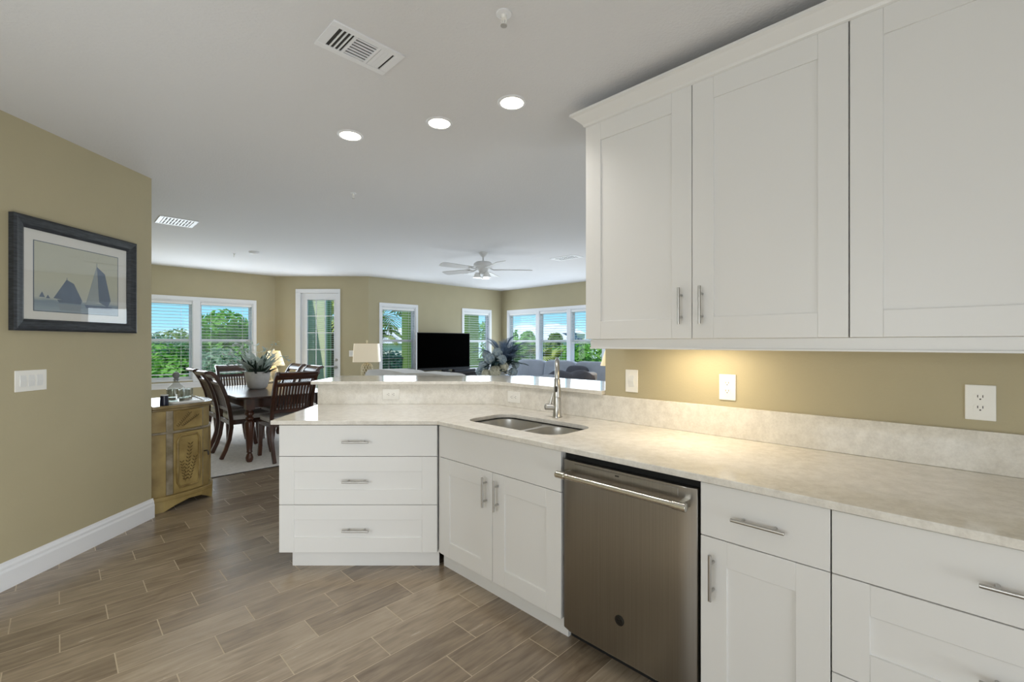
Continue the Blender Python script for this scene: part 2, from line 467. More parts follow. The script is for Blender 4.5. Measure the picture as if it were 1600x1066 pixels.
for lm in LEAVES + [M['leafgrey'], M['bluefrond']]:          # thin leaves let light through
    n_ = lm.node_tree; p_ = n_.nodes['Principled BSDF']; o_ = n_.nodes['Material Output']
    t_ = n_.nodes.new('ShaderNodeBsdfTranslucent'); x_ = n_.nodes.new('ShaderNodeMixShader'); x_.inputs[0].default_value = 0.35
    src = p_.inputs['Base Color'].links[0].from_socket
    n_.links.new(src, t_.inputs['Color']); n_.links.new(p_.outputs[0], x_.inputs[1]); n_.links.new(t_.outputs[0], x_.inputs[2]); n_.links.new(x_.outputs[0], o_.inputs[0])

# ------------------------------------------------------------------ room shell
CEIL = 2.655
UW_D = -9.44           # dining window wall
V_RET = 0.523          # dining back wall (behind the sideboard)
P2 = Vector((-4.57, 8.78)); P3 = Vector((-2.77, 8.78)); P4 = Vector((-0.26, 11.29))
VK = 2.355             # kitchen wall face
U_END = -1.553         # end of kitchen wall
VR = 7.80              # living room window wall


def xy(p):
    return (p[0], p[1])


outline = [(-2.96, -2.95), (1.02, -2.95), xy(K(2.75, 2.40)), xy(K(2.75, 2.52)), xy(K(1.64, 2.52)), xy(K(1.64, 7.95)),
           (-0.26, 11.50), (-2.83, 8.93), (-4.63, 8.93), xy(K(-9.59, 0.40)), (-2.96, 3.50)]
b = MB(); b.prism(outline, CEIL, CEIL + 0.12); struct(b.build('ceiling', M['ceil'], smooth=False))
b = MB(); b.prism(outline, -0.12, 0.0); struct(b.build('floor', M['floor'], smooth=False))
carpet = [xy(K(-5.42, 0.53)), xy(K(-5.42, 3.1)), xy(K(1.50, 3.1)), xy(K(1.50, VR)), xy(P4), xy(P3), xy(P2), xy(K(UW_D, 0.53))]
b = MB(); b.prism(carpet, 0.0, 0.012); struct(b.build('floor_carpet', M['carpet'], smooth=False))
b = MB()
for (u0, v0, u1, v1) in ((-5.405, 0.6, -5.405, 3.1),):
    b.prism([xy(K(-5.42, 0.53)), xy(K(-5.395, 0.53)), xy(K(-5.395, 3.1)), xy(K(-5.42, 3.1))], 0.0, 0.006)
struct(b.build('trim_1', M['bronze']))


def wall(name, p, rot, length, thick, holes=(), h=CEIL, material=None, x_start=0.0):
    """p: inner corner at local x=0; local x along the wall, local y out of the room"""
    b = MB()
    xs = sorted({x_start, length} | {x for hh in holes for x in hh[:2]})
    for i in range(len(xs) - 1):
        a, c = xs[i], xs[i + 1]
        zs = [(0.0, h)]
        for (x0, x1, z0, z1) in holes:
            if x0 <= a + 1e-6 and x1 >= c - 1e-6:
                zs = [(0.0, z0), (z1, h)] if z0 > 0 else [(z1, h)]
        for z0, z1 in zs:
            b.box(a, c, 0, thick, z0, z1)
    o = b.build(name, material or M['wall'], smooth=False)
    o.location = (p[0], p[1], 0); o.rotation_euler = (0, 0, rot)
    return struct(o)


ZW0, ZW1 = 0.72, 2.10
A45 = R(45)
PA = K(UW_D, V_RET)
WA = [(0.30, 2.07, ZW0, ZW1)]
WB = [(0.42, 1.24, 0.0, 2.36)]
WC = [(0.28, 1.06, ZW0, ZW1), (2.35, 3.15, ZW0, ZW1)]
WD = [(0.26, 3.82, ZW0, ZW1)]
wall('wall_dining', PA, A45, (P2 - Vector(xy(PA))).length + 0.05, 0.14, WA)
wall('wall_far', P2, 0.0, 1.80, 0.14, WB)
wall('wall_television', P3, A45, 3.55, 0.14, WC)
wall('wall_living', P4, -A45, 9.7, 0.14, WD)
b = MB()
b.prism([(-2.82, -2.82), (-2.82, 3.56), xy(K(-9.5, V_RET)), xy(K(-9.5, 0.41)), (-2.94, 3.52), (-2.94, -2.82)], 0, CEIL)
struct(b.build('wall_left', M['wall'], smooth=False))
wall('wall_back', (0.90, -2.80), R(180), 3.72, 0.14)
wall('wall_kitchen', K(U_END, VK), -A45, 2.65 - U_END, 0.13)
wall('wall_side', K(2.6, VK), R(-135), 5.0, 0.14, x_start=-0.10)
wall('wall_end', K(1.5, VR), R(-135), VR - VK - 0.13, 0.14)
# knee wall below the raised bar
BEND_F = (-0.164, 3.464)
yk0, yk1 = 3.466, 3.60
vk0, vk1 = 2.357, 2.49


def bend(y, v):
    return (v * S2 - y, y)


b = MB()
b.prism([(-1.47, yk0), bend(yk0, vk0), xy(K(U_END - 0.002, vk0)), xy(K(U_END - 0.002, vk1)), bend(yk1, vk1), (-1.47, yk1)], 0, 1.054)
struct(b.build('wall_bar', M['wall'], smooth=False))


# baseboards
def base_profile():
    return [(0, 0), (-0.016, 0), (-0.016, 0.098), (-0.012, 0.112), (-0.012, 0.126), (-0.006, 0.140), (-0.004, 0.152), (0, 0.152)]


def baseboard(name, p, rot, length, x0=0.0):
    b = MB(); b.extrude_x(base_profile(), x0, length)
    o = b.build(name, M['trim'], smooth=False); o.location = (p[0], p[1], 0); o.rotation_euler = (0, 0, rot)
    return struct(o)


baseboard('baseboard_left', (-2.82, -2.8), R(90), 6.372)
baseboard('baseboard_dining', (PA[0] + 0.001, PA[1]), A45, 2.44, 0.02)
baseboard('baseboard_far', P2, 0, 0.34, 0.02)
baseboard('baseboard_television', P3, A45, 3.53)
baseboard('baseboard_living', P4, -A45, 9.6, 0.03)


# ------------------------------------------------------------------ windows, blinds, door
def window(idx, p, rot, hole, mullions, blinds):
    """a group of double-hung units; local x along the wall, y out of the room"""
    x0, x1, z0, z1 = hole
    root = struct(empty('window_%d' % idx, (p[0], p[1], 0), rot))
    f = MB(); c = 0.055
    f.box(x0 - c, x1 + c, -0.014, 0.0, z1, z1 + 0.065)                 # head casing
    for xx in (x0 - c, x1):
        f.box(xx, xx + c, -0.014, 0.0, z0 - 0.02, z1)
    f.box(x0, x1, 0.0, 0.10, z1 - 0.02, z1); f.box(x0, x1, 0.0, 0.10, z0, z0 + 0.02)
    f.box(x0, x0 + 0.02, 0.0, 0.10, z0 + 0.02, z1 - 0.02); f.box(x1 - 0.02, x1, 0.0, 0.10, z0 + 0.02, z1 - 0.02)
    edges = [x0 + 0.02] + [m for m in mullions] + [x1 - 0.02]
    for m in mullions:
        f.box(m - 0.06, m + 0.06, 0.0, 0.10, z0 + 0.02, z1 - 0.02)
        f.box(m - 0.05, m + 0.05, -0.012, 0.0, z0 - 0.02, z1)
    f.build('window_frame', M['vinyl'], root, bevel=0.002)
    s = MB(); s.box(x0 - c - 0.02, x1 + c + 0.02, -0.045, 0.0, z0 - 0.045, z0 - 0.02)
    s.box(x0 - c, x1 + c, -0.014, 0.0, z0 - 0.12, z0 - 0.045)
    s.build('window_sill', M['trim'], root, bevel=0.003)
    zm = 1.415
    units = []
    for i in range(len(edges) - 1):
        a = edges[i] + (0.06 if i > 0 else 0.0); bb = edges[i + 1] - (0.06 if i < len(edges) - 2 else 0.0)
        units.append((a, bb))
        q = MB(); t = 0.032
        za, zb = z0 + 0.02, z1 - 0.02
        for (l0, l1, y0) in ((za, zm + 0.025, 0.062), (zm - 0.025, zb, 0.080)):
            q.box(a, a + t, y0, y0 + 0.02, l0, l1); q.box(bb - t, bb, y0, y0 + 0.02, l0, l1)
            q.box(a + t, bb - t, y0, y0 + 0.02, l0, l0 + 0.05); q.box(a + t, bb - t, y0, y0 + 0.02, l1 - 0.05, l1)
        so = q.build('sash', M['vinyl'], root)
        g = MB(); g.box(a + t, bb - t, 0.070, 0.073, za + 0.05, zm - 0.025); g.box(a + t, bb - t, 0.088, 0.091, zm + 0.025, zb - 0.05)
        g.build('pane', M['glass'], so)
    for (a, bb), (lab, bottom) in zip(units, blinds):
        blind(p, rot, a + 0.004, bb - 0.004, bottom, z1 - 0.022, lab)
    return root


def blind(p, rot, x0, x1, zb, zt, label, y=0.028, pitch=0.053, depth=0.046, name='window_blind', tilt=-4):
    M_ = Matrix.Translation((p[0], p[1], 0)) @ Matrix.Rotation(rot, 4, 'Z')
    o = empty(name, M_ @ Vector(((x0 + x1) / 2, y, zt)), rot)
    tag(o, label, 'blind', 'raised slat blinds in the windows')
    hw = (x1 - x0) / 2
    h = MB(); h.box(-hw, hw, -0.022, 0.022, -0.045, 0.0); h.build('headrail', M['slat'], o, bevel=0.002)
    s = MB(); n = int((zt - 0.06 - zb) / pitch)
    for k in range(n):
        z = -0.07 - k * pitch
        s.M = Matrix.Translation((0, 0, z)) @ Matrix.Rotation(R(tilt), 4, 'X')
        s.box(-hw, hw, -depth / 2, depth / 2, -0.0015, 0.0015)
    s.build('slats', M['slat'], o, smooth=False)
    z = -0.07 - n * pitch
    br = MB(); br.box(-hw, hw, -0.02, 0.02, z - 0.012, z + 0.004); br.build('bottom_rail', M['slat'], o, bevel=0.002)
    for fx in (-0.62, 0.62):
        c = MB(); c.box(hw * fx - 0.002, hw * fx + 0.002, -0.025, -0.0235, z, -0.04); c.build('ladder_cord', M['slat'], o, smooth=False)
    return o


window(1, PA, A45, WA[0], [1.185], [('white slat blind in the dining window, panel beside the sideboard', 0.80), ('white slat blind in the dining window, panel behind the potted plant', 0.80)])
window(2, P3, A45, WC[0], [], [('white slat blind in the narrow window between square lamp and television', 0.80)])
window(3, P3, A45, WC[1], [], [('white slat blind in the narrow window just behind the television edge', 0.80)])
window(4, P4, -A45, WD[0], [1.20, 2.10, 3.0], [
    ('white slat blind in the wide living room window, panel by the room corner', 0.80),
    ('white slat blind in the wide living room window, panel behind the faucet', 0.80),
    ('white slat blind in the wide living room window, panel next to the wall cabinet', 1.38),
    ('white slat blind in the wide living room window, panel hidden past the wall cabinet', 0.80)])

# balcony door
dr = struct(empty('door_1', (P2[0], P2[1], 0), 0.0))
x0, x1, _, zt = WB[0]
f = MB()
f.box(x0 - 0.02, x0 + 0.07, -0.018, 0.0, 0, zt - 0.02); f.box(x1 - 0.02, x1 + 0.02, -0.018, 0.0, 0, zt - 0.02); f.box(x0 - 0.02, x1 + 0.02, -0.018, 0.0, zt - 0.02, zt + 0.05)
f.box(x0, x0 + 0.07, 0, 0.13, 0, zt); f.box(x1 - 0.02, x1, 0, 0.13, 0, zt); f.box(x0 + 0.07, x1 - 0.02, 0, 0.13, zt - 0.03, zt)
f.build('door_frame', M['trim'], dr, bevel=0.003)
dx0, dx1 = x0 + 0.072, x1 - 0.022
gx0, gx1, gz0, gz1 = 0.605, 1.135, 0.32, 2.215
d = MB()
d.box(dx0, gx0, 0.03, 0.075, 0.012, zt - 0.032); d.box(gx1, dx1, 0.03, 0.075, 0.012, zt - 0.032)
d.box(gx0, gx1, 0.03, 0.075, 0.012, gz0); d.box(gx0, gx1, 0.03, 0.075, gz1, zt - 0.032)
dl = d.build('door_leaf', M['trim'], dr)
t = 0.014
q = MB()
for i in range(4):
    xx = gx0 + (gx1 - gx0) * i / 3
    q.box(xx - t / 2, xx + t / 2, 0.020, 0.032, gz0, gz1)
for i in range(7):
    zz = gz1 - 0.3245 * i if i < 6 else gz0
    q.box(gx0, gx1, 0.019, 0.031, zz - t / 2, zz + t / 2)
q.build('muntin_grid', M['trim'], dl)
g = MB(); g.box(gx0, gx1, 0.050, 0.054, gz0, gz1); g.build('pane', M['glass'], dl)
h = MB(); h.lathe([(0.03, 0), (0.03, 0.006), (0.012, 0.01), (0.011, 0.04), (0.026, 0.05), (0.028, 0.062), (0.018, 0.075)], n=16)
kn = h.build('door_knob', M['nickel'], dl); kn.location = (dx1 - 0.05, 0.03, 0.895); kn.rotation_euler = (R(90), 0, 0)
h = MB(); h.lathe([(0.03, 0), (0.03, 0.008), (0.018, 0.014), (0.018, 0.022)], n=16)
kn = h.build('deadbolt', M['nickel'], dl); kn.location = (dx1 - 0.05, 0.03, 1.04); kn.rotation_euler = (R(90), 0, 0)
blind((P2[0], P2[1]), 0.0, gx0 - 0.01, gx1 + 0.01, 0.40, gz1 + 0.03, 'white slat blind behind the grid of the glazed balcony door', y=0.105, depth=0.026, pitch=0.040)


# ------------------------------------------------------------------ kitchen cabinets
def bar_handle(parent, cx, cz, length, vertical):
    b = MB(); r = 0.006; y = -0.033
    if vertical:
        b.cyl((cx, y, cz - length / 2), (cx, y, cz + length / 2), r, n=12)
        for s in (-0.3, 0.3):
            b.cyl((cx, y, cz + s * length), (cx, 0.0, cz + s * length), 0.005, n=10)
    else:
        b.cyl((cx - length / 2, y, cz), (cx + length / 2, y, cz), r, n=12)
        for s in (-0.3, 0.3):
            b.cyl((cx + s * length, y, cz), (cx + s * length, 0.0, cz), 0.005, n=10)
    o = b.build('handle', M['nickel'], parent, bevel=0.001, seg=1)
    o['label'] = 'brushed nickel bar handle'
    return o


def front(name, parent, x0, x1, z0, z1, shaker, st=0.09):
    b = MB(); y0, y1 = 0.0, 0.019
    if not shaker:
        b.box(x0, x1, y0, y1, z0, z1)
    else:
        b.box(x0, x0 + st, y0, y1, z0, z1); b.box(x1 - st, x1, y0, y1, z0, z1)
        b.box(x0 + st, x1 - st, y0, y1, z0, z0 + st); b.box(x0 + st, x1 - st, y0, y1, z1 - st, z1)
        b.box(x0 + st - 0.004, x1 - st + 0.004, y0 + 0.007, y1 - 0.002, z0 + st - 0.004, z1 - st + 0.004)
    return b.build(name, M['white'], parent, bevel=0.0012, seg=1)


def cabinet(name, label, loc, rot, w, depth, z0, z1, fronts, toe=True, extra_toe=(0, 0), cat='cabinet', group=None):
    root = empty(name, (loc[0], loc[1], 0), rot)
    tag(root, label, cat, group)
    b = MB(); b.box(0.001, w - 0.001, 0.0215, depth, z0, z1); b.build('carcass', M['white'], root, bevel=0.001, seg=1)
    if toe:
        b = MB(); b.box(0.0 + extra_toe[0], w - extra_toe[1], 0.055, 0.075, 0.0, z0 + 0.003); b.build('toe_kick', M['white'], root)
    for fr in fronts:
        kind, a, c, lo, hi, shk, hd = fr
        f = front(kind, root, a, c, lo, hi, shk)
        if hd:
            bar_handle(f, hd[0], hd[1], hd[2], hd[3])
    return root


YP = 2.745                       # face of the peninsula cabinet
VF = 1.630                       # face of the right run
corner = (VF * S2 - YP, YP)      # inner corner of the two faces
G = 0.0015
# peninsula drawers
pw = corner[0] - 0.008 + 1.405
cabinet('drawer_cabinet', 'white three-drawer cabinet at the free end of the kitchen peninsula', (-1.405, YP), 0.0, pw, 0.70, 0.105, 0.868, [
    ('drawer', 0.0, pw - 0.004, 0.6865, 0.873, False, (pw / 2 - 0.01, 0.776, 0.160, False)),
    ('drawer', 0.0, pw - 0.004, 0.394, 0.6835, True, (pw / 2 - 0.01, 0.5385, 0.160, False)),
    ('drawer', 0.0, pw - 0.004, 0.105, 0.391, True, (pw / 2 - 0.01, 0.245, 0.160, False))], extra_toe=(0.055, 0.0), cat='cabinet')
uc = (corner[0] - corner[1]) / S2
uD0 = (0.225 - 2.080) / S2 - 0.0          # dishwasher start
uD1 = uD0 + 0.634
uE = uD1 + 0.392
uF = uE + 0.77


def krun(u):
    return K(u, VF)


sw = uD0 - uc - 0.006
f0 = 0.008
mid = (f0 + sw) / 2
cabinet('sink_cabinet', 'white two-door sink cabinet between drawer stack and dishwasher', krun(uc + 0.004), -A45, sw, 0.60, 0.105, 0.60, [
    ('false_front', f0, sw, 0.6865, 0.873, False, None),
    ('door', f0, mid - G, 0.105, 0.6835, True, (mid - 0.045, 0.575, 0.160, True)),
    ('door', mid + G, sw, 0.105, 0.6835, True, (mid + 0.045, 0.575, 0.160, True))], extra_toe=(-0.03, 0.0))
# upper rim of the sink cabinet (front rail only, the bowls hang inside)
sr = [o for o in bpy.data.objects if o.name == 'sink_cabinet'][0]
b = MB(); b.box(0.001, sw - 0.001, 0.0215, 0.06, 0.60, 0.868); b.box(0.001, 0.02, 0.06, 0.60, 0.60, 0.868); b.box(sw - 0.02, sw - 0.001, 0.06, 0.60, 0.60, 0.868)
b.build('top_rail', M['white'], sr)
b = MB(); b.box(-0.010, 0.0065, 0.004, 0.0215, 0.105, 0.870); b.build('corner_filler', M['white'], sr)

w1 = uE - uD1 - 0.006
cabinet('base_cabinet', 'white base cabinet with one drawer over one door beside the dishwasher', krun(uD1 + 0.003), -A45, w1, 0.60, 0.105, 0.868, [
    ('drawer', 0.0, w1, 0.6865, 0.873, False, (w1 / 2, 0.776, 0.160, False)),
    ('door', 0.0, w1, 0.105, 0.6835, True, (0.045, 0.555, 0.160, True))])
w2 = uF - uE
cabinet('wide_drawer_cabinet', 'wide white three-drawer cabinet at the camera end of the counter', krun(uE + 0.001), -A45, w2, 0.60, 0.105, 0.868, [
    ('drawer', 0.0, w2, 0.6865, 0.873, False, (w2 / 2, 0.776, 0.160, False)),
    ('drawer', 0.0, w2, 0.394, 0.6835, True, (w2 / 2, 0.5385, 0.160, False)),
    ('drawer', 0.0, w2, 0.105, 0.391, True, (w2 / 2, 0.245, 0.160, False))])

# dishwasher
dw = empty('dishwasher', krun(uD0 + 0.004), -A45)
tag(dw, 'dark stainless steel dishwasher with full-width bar handle', 'dishwasher')
W = uD1 - uD0 - 0.008
b = MB(); b.box(0.0, W, 0.03, 0.58, 0.10, 0.866); b.box(0.0, W, 0.075, 0.11, 0.0, 0.10); b.build('tub', M['darkgap'], dw)
N = 16
prof = []
b = MB()
door_z0, door_z1 = 0.075, 0.843
pts = []
for i in range(N + 1):
    x = 0.006 + (W - 0.012) * i / N
    edge = min(x - 0.006, W - 0.006 - x)
    y = 0.0 + 0.010 * max(0.0, 1 - edge / 0.035) ** 2
    pts.append((x, y - 0.004))
poly = pts + [(W - 0.006, 0.03), (0.006, 0.03)]
b.prism(poly, door_z0, door_z1)
dd = b.build('door', M['steel'], dw, bevel=0.003)
# recessed pocket panel behind the bar
b = MB(); b.box(0.075, W - 0.075, -0.0062, -0.004, 0.795, 0.833); b.build('pocket_panel', M['steel'], dd, bevel=0.002)
b = MB(); zc = 0.788
b.cyl((0.022, -0.062, zc), (W - 0.022, -0.062, zc), 0.0125, n=18)
for xx in (0.024, W - 0.062):
    b.cyl((xx - 0.006, -0.062, zc), (xx + 0.044, -0.062, zc), 0.0158, n=18)
for xx in (0.030, W - 0.052):
    b.box(xx, xx + 0.022, -0.062, 0.004, zc - 0.014, zc + 0.014)
b.build('handle', M['steelhandle'], dd, bevel=0.0015)
b = MB()
b.M = Matrix.Translation((W / 2 - 0.01, -0.0042, 0.235)) @ Matrix.Rotation(R(90), 4, 'X')
b.lathe([(0.021, 0.0), (0.021, 0.0018), (0.019, 0.0026)], n=28)
bd = b.build('badge', M['badge'], dd)
b = MB()
b.M = Matrix.Translation((W / 2 - 0.01, -0.0072, 0.235)) @ Matrix.Rotation(R(90), 4, 'X')
b.tube([(0.0165 * cos(a * pi / 12), 0.0165 * sin(a * pi / 12), 0) for a in range(24)], 0.0006, 6, closed=True)
b.tube([(-0.006 + 0.006 * cos(t_), 0.001 + 0.008 * sin(t_), 0) for t_ in [0.6 + k * 0.4 for k in range(14)]], 0.0006, 6)
b.tube([(0.006 + 0.005 * cos(t_), 0.001 + 0.008 * sin(t_), 0) for t_ in [0.9 + k * 0.38 for k in range(13)]], 0.0006, 6)
b.build('badge_logo', M['slot'], bd)
b = MB(); b.box(W / 2 - 0.03, W / 2 - 0.012, -0.0070, -0.006, 0.820, 0.826); b.build('indicator', M['slot'], dd)

# countertop with sink cut-out
SU0, SU1, SV0, SV1 = -2.165, -1.455, 1.745, 2.110


def rrect(u0, u1, v0, v1, r, n=6):
    pts = []
    for (cx, cy, a0) in ((u1 - r, v1 - r, 0), (u0 + r, v1 - r, 90), (u0 + r, v0 + r, 180), (u1 - r, v0 + r, 270)):
        for k in range(n + 1):
            a = R(a0 + 90.0 * k / n)
            pts.append((cx + r * cos(a), cy + r * sin(a)))
    return pts


CT0, CT1 = 0.880, 0.905
VE = 1.607; YE = 2.72
hole = [xy(K(u, v)) for (u, v) in rrect(SU0, SU1, SV0, SV1, 0.10)]
outer = [(-1.44, YE), bend(YE, VE), xy(K(uF + 0.02, VE)), xy(K(uF + 0.02, 2.3545)), bend(3.462, 2.3545), (-1.475, 3.462), (-1.475, 2.9), (-1.44, 2.74)]
outer = [(-1.445, YE), bend(YE, VE), xy(K(uF + 0.02, VE)), xy(K(uF + 0.02, 2.3545)), bend(3.464, 2.3545), (-1.472, 3.464)]
b = MB(); b.prism(outer, CT0, CT1, [hole])
tag(b.build('countertop', M['quartz'], bevel=0.003), 'pale speckled quartz countertop bending from peninsula to kitchen wall', 'countertop')
b = MB(); b.prism([(-1.472, 3.444), bend(3.444, 2.337), xy(K(uF + 0.02, 2.337)), xy(K(uF + 0.02, 2.3545)), bend(3.464, 2.3545), (-1.472, 3.464)], CT1 + 0.0005, 1.0545)
tag(b.build('backsplash', M['quartz'], bevel=0.0015), 'low speckled quartz backsplash strip standing along the countertop', 'backsplash')
b = MB(); b.prism([(-1.515, 3.422), bend(3.422, 2.322), xy(K(U_END - 0.004, 2.322)), xy(K(U_END - 0.004, 2.93)), bend(4.03, 2.93), (-1.515, 4.03)], 1.056, 1.081)
tag(b.build('bar_top', M['quartz'], bevel=0.003), 'raised quartz bar ledge behind the sink and peninsula', 'bar top')

# sink
sk = empty('kitchen_sink', K((SU0 + SU1) / 2, (SV0 + SV1) / 2, 0.0), -A45)
tag(sk, 'undermount stainless steel double-bowl sink set in quartz counter', 'sink')
hu, hv = (SU1 - SU0) / 2, (SV1 - SV0) / 2


def bowl(name, x0, x1, y0, y1, zt, depth):
    b = MB(); n = 6
    loops = []
    for (ins, z, r) in ((-0.012, zt, 0.10), (0.0, zt, 0.095), (0.003, zt - 0.02, 0.092), (0.008, zt - depth + 0.03, 0.085), (0.03, zt - depth, 0.07)):
        loops.append([(p[0], p[1], z) for p in rrect(x0 + ins, x1 - ins, y0 + ins, y1 - ins, r, n)])
    m = len(loops[0]); vs = [p for l in loops for p in l]; fs = []
    for i in range(len(loops) - 1):
        for k in range(m):
            k2 = (k + 1) % m
            fs.append((i * m + k2, i * m + k, (i + 1) * m + k, (i + 1) * m + k2))
    fs.append(tuple((len(loops) - 1) * m + k for k in range(m)))
    b.add(vs, fs)
    o = b.build(name, M['sink'], sk)
    so = o.modifiers.new('wall', 'SOLIDIFY'); so.thickness = 0.0012; so.offset = 1
    d = MB(); cx, cy = (x0 + x1) / 2, (y0 + y1) / 2 + 0.02
    d.lathe([(0.048, 0.0015), (0.048, 0.004), (0.036, 0.005), (0.030, 0.002), (0.004, 0.002)], (cx, cy, zt - depth), 20)
    d.build('drain', M['nickel'], o)
    return o


xd = 0.035
bowl('bowl', -hu + 0.004, xd - 0.014, -hv + 0.004, hv - 0.004, 0.868, 0.21)
bowl('bowl', xd + 0.014, hu - 0.004, -hv + 0.004, hv - 0.004, 0.868, 0.19)

b = MB(); b.prism(rrect(-hu - 0.012, hu + 0.012, -hv - 0.012, hv + 0.012, 0.11), 0.8685, 0.8745, [rrect(-hu + 0.006, xd - 0.016, -hv + 0.006, hv - 0.006, 0.093), rrect(xd + 0.016, hu - 0.006, -hv + 0.006, hv - 0.006, 0.093)])
b.build('rim_flange', M['sink'], sk)

# faucet
fc = empty('faucet', (K(-1.815, 2.215)[0], K(-1.815, 2.215)[1], CT1 + 0.001), R(-5.7))
tag(fc, 'brushed nickel pull-down faucet with arched neck behind the sink', 'faucet')
b = MB(); b.lathe([(0.030, 0), (0.030, 0.006), (0.026, 0.012), (0.0245, 0.07), (0.023, 0.115), (0.0165, 0.150), (0.0135, 0.175)], n=24)
b.build('body', M['nickel'], fc)
pts = [(0, 0, 0.17), (0, 0, 0.27)]
for k in range(1, 13):
    a = pi * k / 12
    pts.append((0, -0.09 + 0.09 * cos(a), 0.27 + 0.09 * sin(a)))
pts.append((0, -0.181, 0.255))
b = MB(); b.tube(pts, 0.0142, 14); nk = b.build('neck', M['nickel'], fc)
b = MB(); b.lathe([(0.0155, 0.255), (0.0180, 0.25), (0.0205, 0.20), (0.0240, 0.155), (0.0240, 0.148), (0.020, 0.146)], (0, -0.182, 0), 20)
hd = b.build('spray_head', M['nickel'], fc)
b = MB(); b.sup((-0.006, -0.2025, 0.195), (0.008, 0.004, 0.018), e=0.7, n=14, m=8); b.build('spray_button', M['slot'], hd)
b = MB(); b.cyl((-0.015, 0, 0.062), (-0.066, 0, 0.062), 0.0200, 0.0195, n=18); b.sup((-0.068, 0, 0.062), (0.014, 0.0215, 0.0215), e=1.0, n=16, m=10)
hb = b.build('valve', M['nickel'], fc)
b = MB(); b.tube([(-0.045, 0, 0.075), (-0.036, 0.0, 0.11), (-0.026, 0.0, 0.150)], [0.009, 0.0075, 0.006], 10); b.build('lever', M['nickel'], hb)

# wall cabinets
VU = 2.000
UZ0, UZ1 = 1.390, 2.520
ul, um, ur_, ur2 = -1.442, -0.867, -0.2985, 0.29


def upper(name, label, u0, u1, doors):
    r = empty(name, K(u0, VU, 0), -A45); tag(r, label, 'cabinet', None)
    w_ = u1 - u0
    b = MB(); b.box(0.001, w_ - 0.001, 0.0215, VK - VU - 0.001, UZ0, UZ1); b.build('carcass', M['white'], r, bevel=0.001, seg=1)
    for (a, c, hx) in doors:
        f = front('door', r, a, c, UZ0, UZ1, True, 0.093)
        if hx is not None:
            bar_handle(f, hx, UZ0 + 0.146, 0.165, True)
    return r


wA = ur_ - ul
upper('upper_cabinet', 'white two-door wall cabinet above the outlets, ending by the bar', ul, ur_, [
    (0.0, um - ul - G, um - ul - 0.047), (um - ul + G, wA - G, um - ul + 0.047)])
wB = ur2 - ur_
upper('upper_cabinet', 'white single-door wall cabinet beside the two-door one, above the unlit outlet', ur_ + 0.001, ur2, [(G, wB - G, wB - 0.047)])
# crown and light rail
b = MB()
cp = [(0.03, 0.0), (0.0, 0.0), (-0.008, 0.004), (-0.012, 0.014), (-0.05, 0.052), (-0.062, 0.058), (-0.062, 0.070), (0.03, 0.070)]
vs = []; fs = []
Lc = ur2 - ul
npts = len(cp)
ends = []
for (y, z) in cp:                      # front run with a mitred return
    vs.append((min(0.0, y) if y < 0 else 0.0, y, z))
for (y, z) in cp:
    vs.append((Lc, y, z))
for (y, z) in cp:
    vs.append((min(0.0, y) if y < 0 else 0.03, VK - VU - 0.001, z))
for k in range(npts):
    k2 = (k + 1) % npts
    fs.append((k, k2, npts + k2, npts + k))
for k in range(npts - 1):
    fs.append((k + 1, k, 2 * npts + k, 2 * npts + k + 1))
fs.append(tuple(range(npts, 2 * npts)))
b.add(vs, fs)
b.box(0.0, Lc, 0.03, VK - VU - 0.001, 0.058, 0.070)
o = b.build('crown_molding', M['white'], smooth=False); o.location = K(ul, VU, UZ1); o.rotation_euler = (0, 0, -A45)
tag(o, 'white angled crown molding running along the top of the wall cabinets', 'molding')
b = MB(); b.box(0.022, Lc, 0.012, 0.032, 0.0, 0.050); b.box(0.022, Lc, 0.004, 0.012, 0.0, 0.008); b.box(0.022, 0.042, 0.032, VK - VU - 0.001, 0.0, 0.050)
o = b.build('light_rail', M['white'], bevel=0.0015, seg=1); o.location = K(ul, VU, UZ0 - 0.051); o.rotation_euler = (0, 0, -A45)
tag(o, 'white light rail strip fixed under the wall cabinets', 'rail')
# under-cabinet light
uc_ = empty('cabinet_light', K(-0.93, VU + 0.15, UZ0 - 0.001), -A45)
tag(uc_, 'slim light under the wall cabinet, glowing on the khaki wall', 'light')
b = MB(); b.box(-0.15, 0.15, -0.03, 0.03, -0.018, 0.0); b.build('housing', M['plate'], uc_, bevel=0.003)
b = MB(); b.box(-0.13, 0.13, -0.02, 0.02, -0.020, -0.018); b.build('lens', emit('strip_lens', (255, 232, 190), 1.5), uc_)
light('strip_lamp', 'AREA', (0.0, 0.0, -0.0215), 2.9, (1.0, 0.83, 0.58), (0, 0, 0), uc_, shape='RECTANGLE', size=0.26, size_y=0.04)


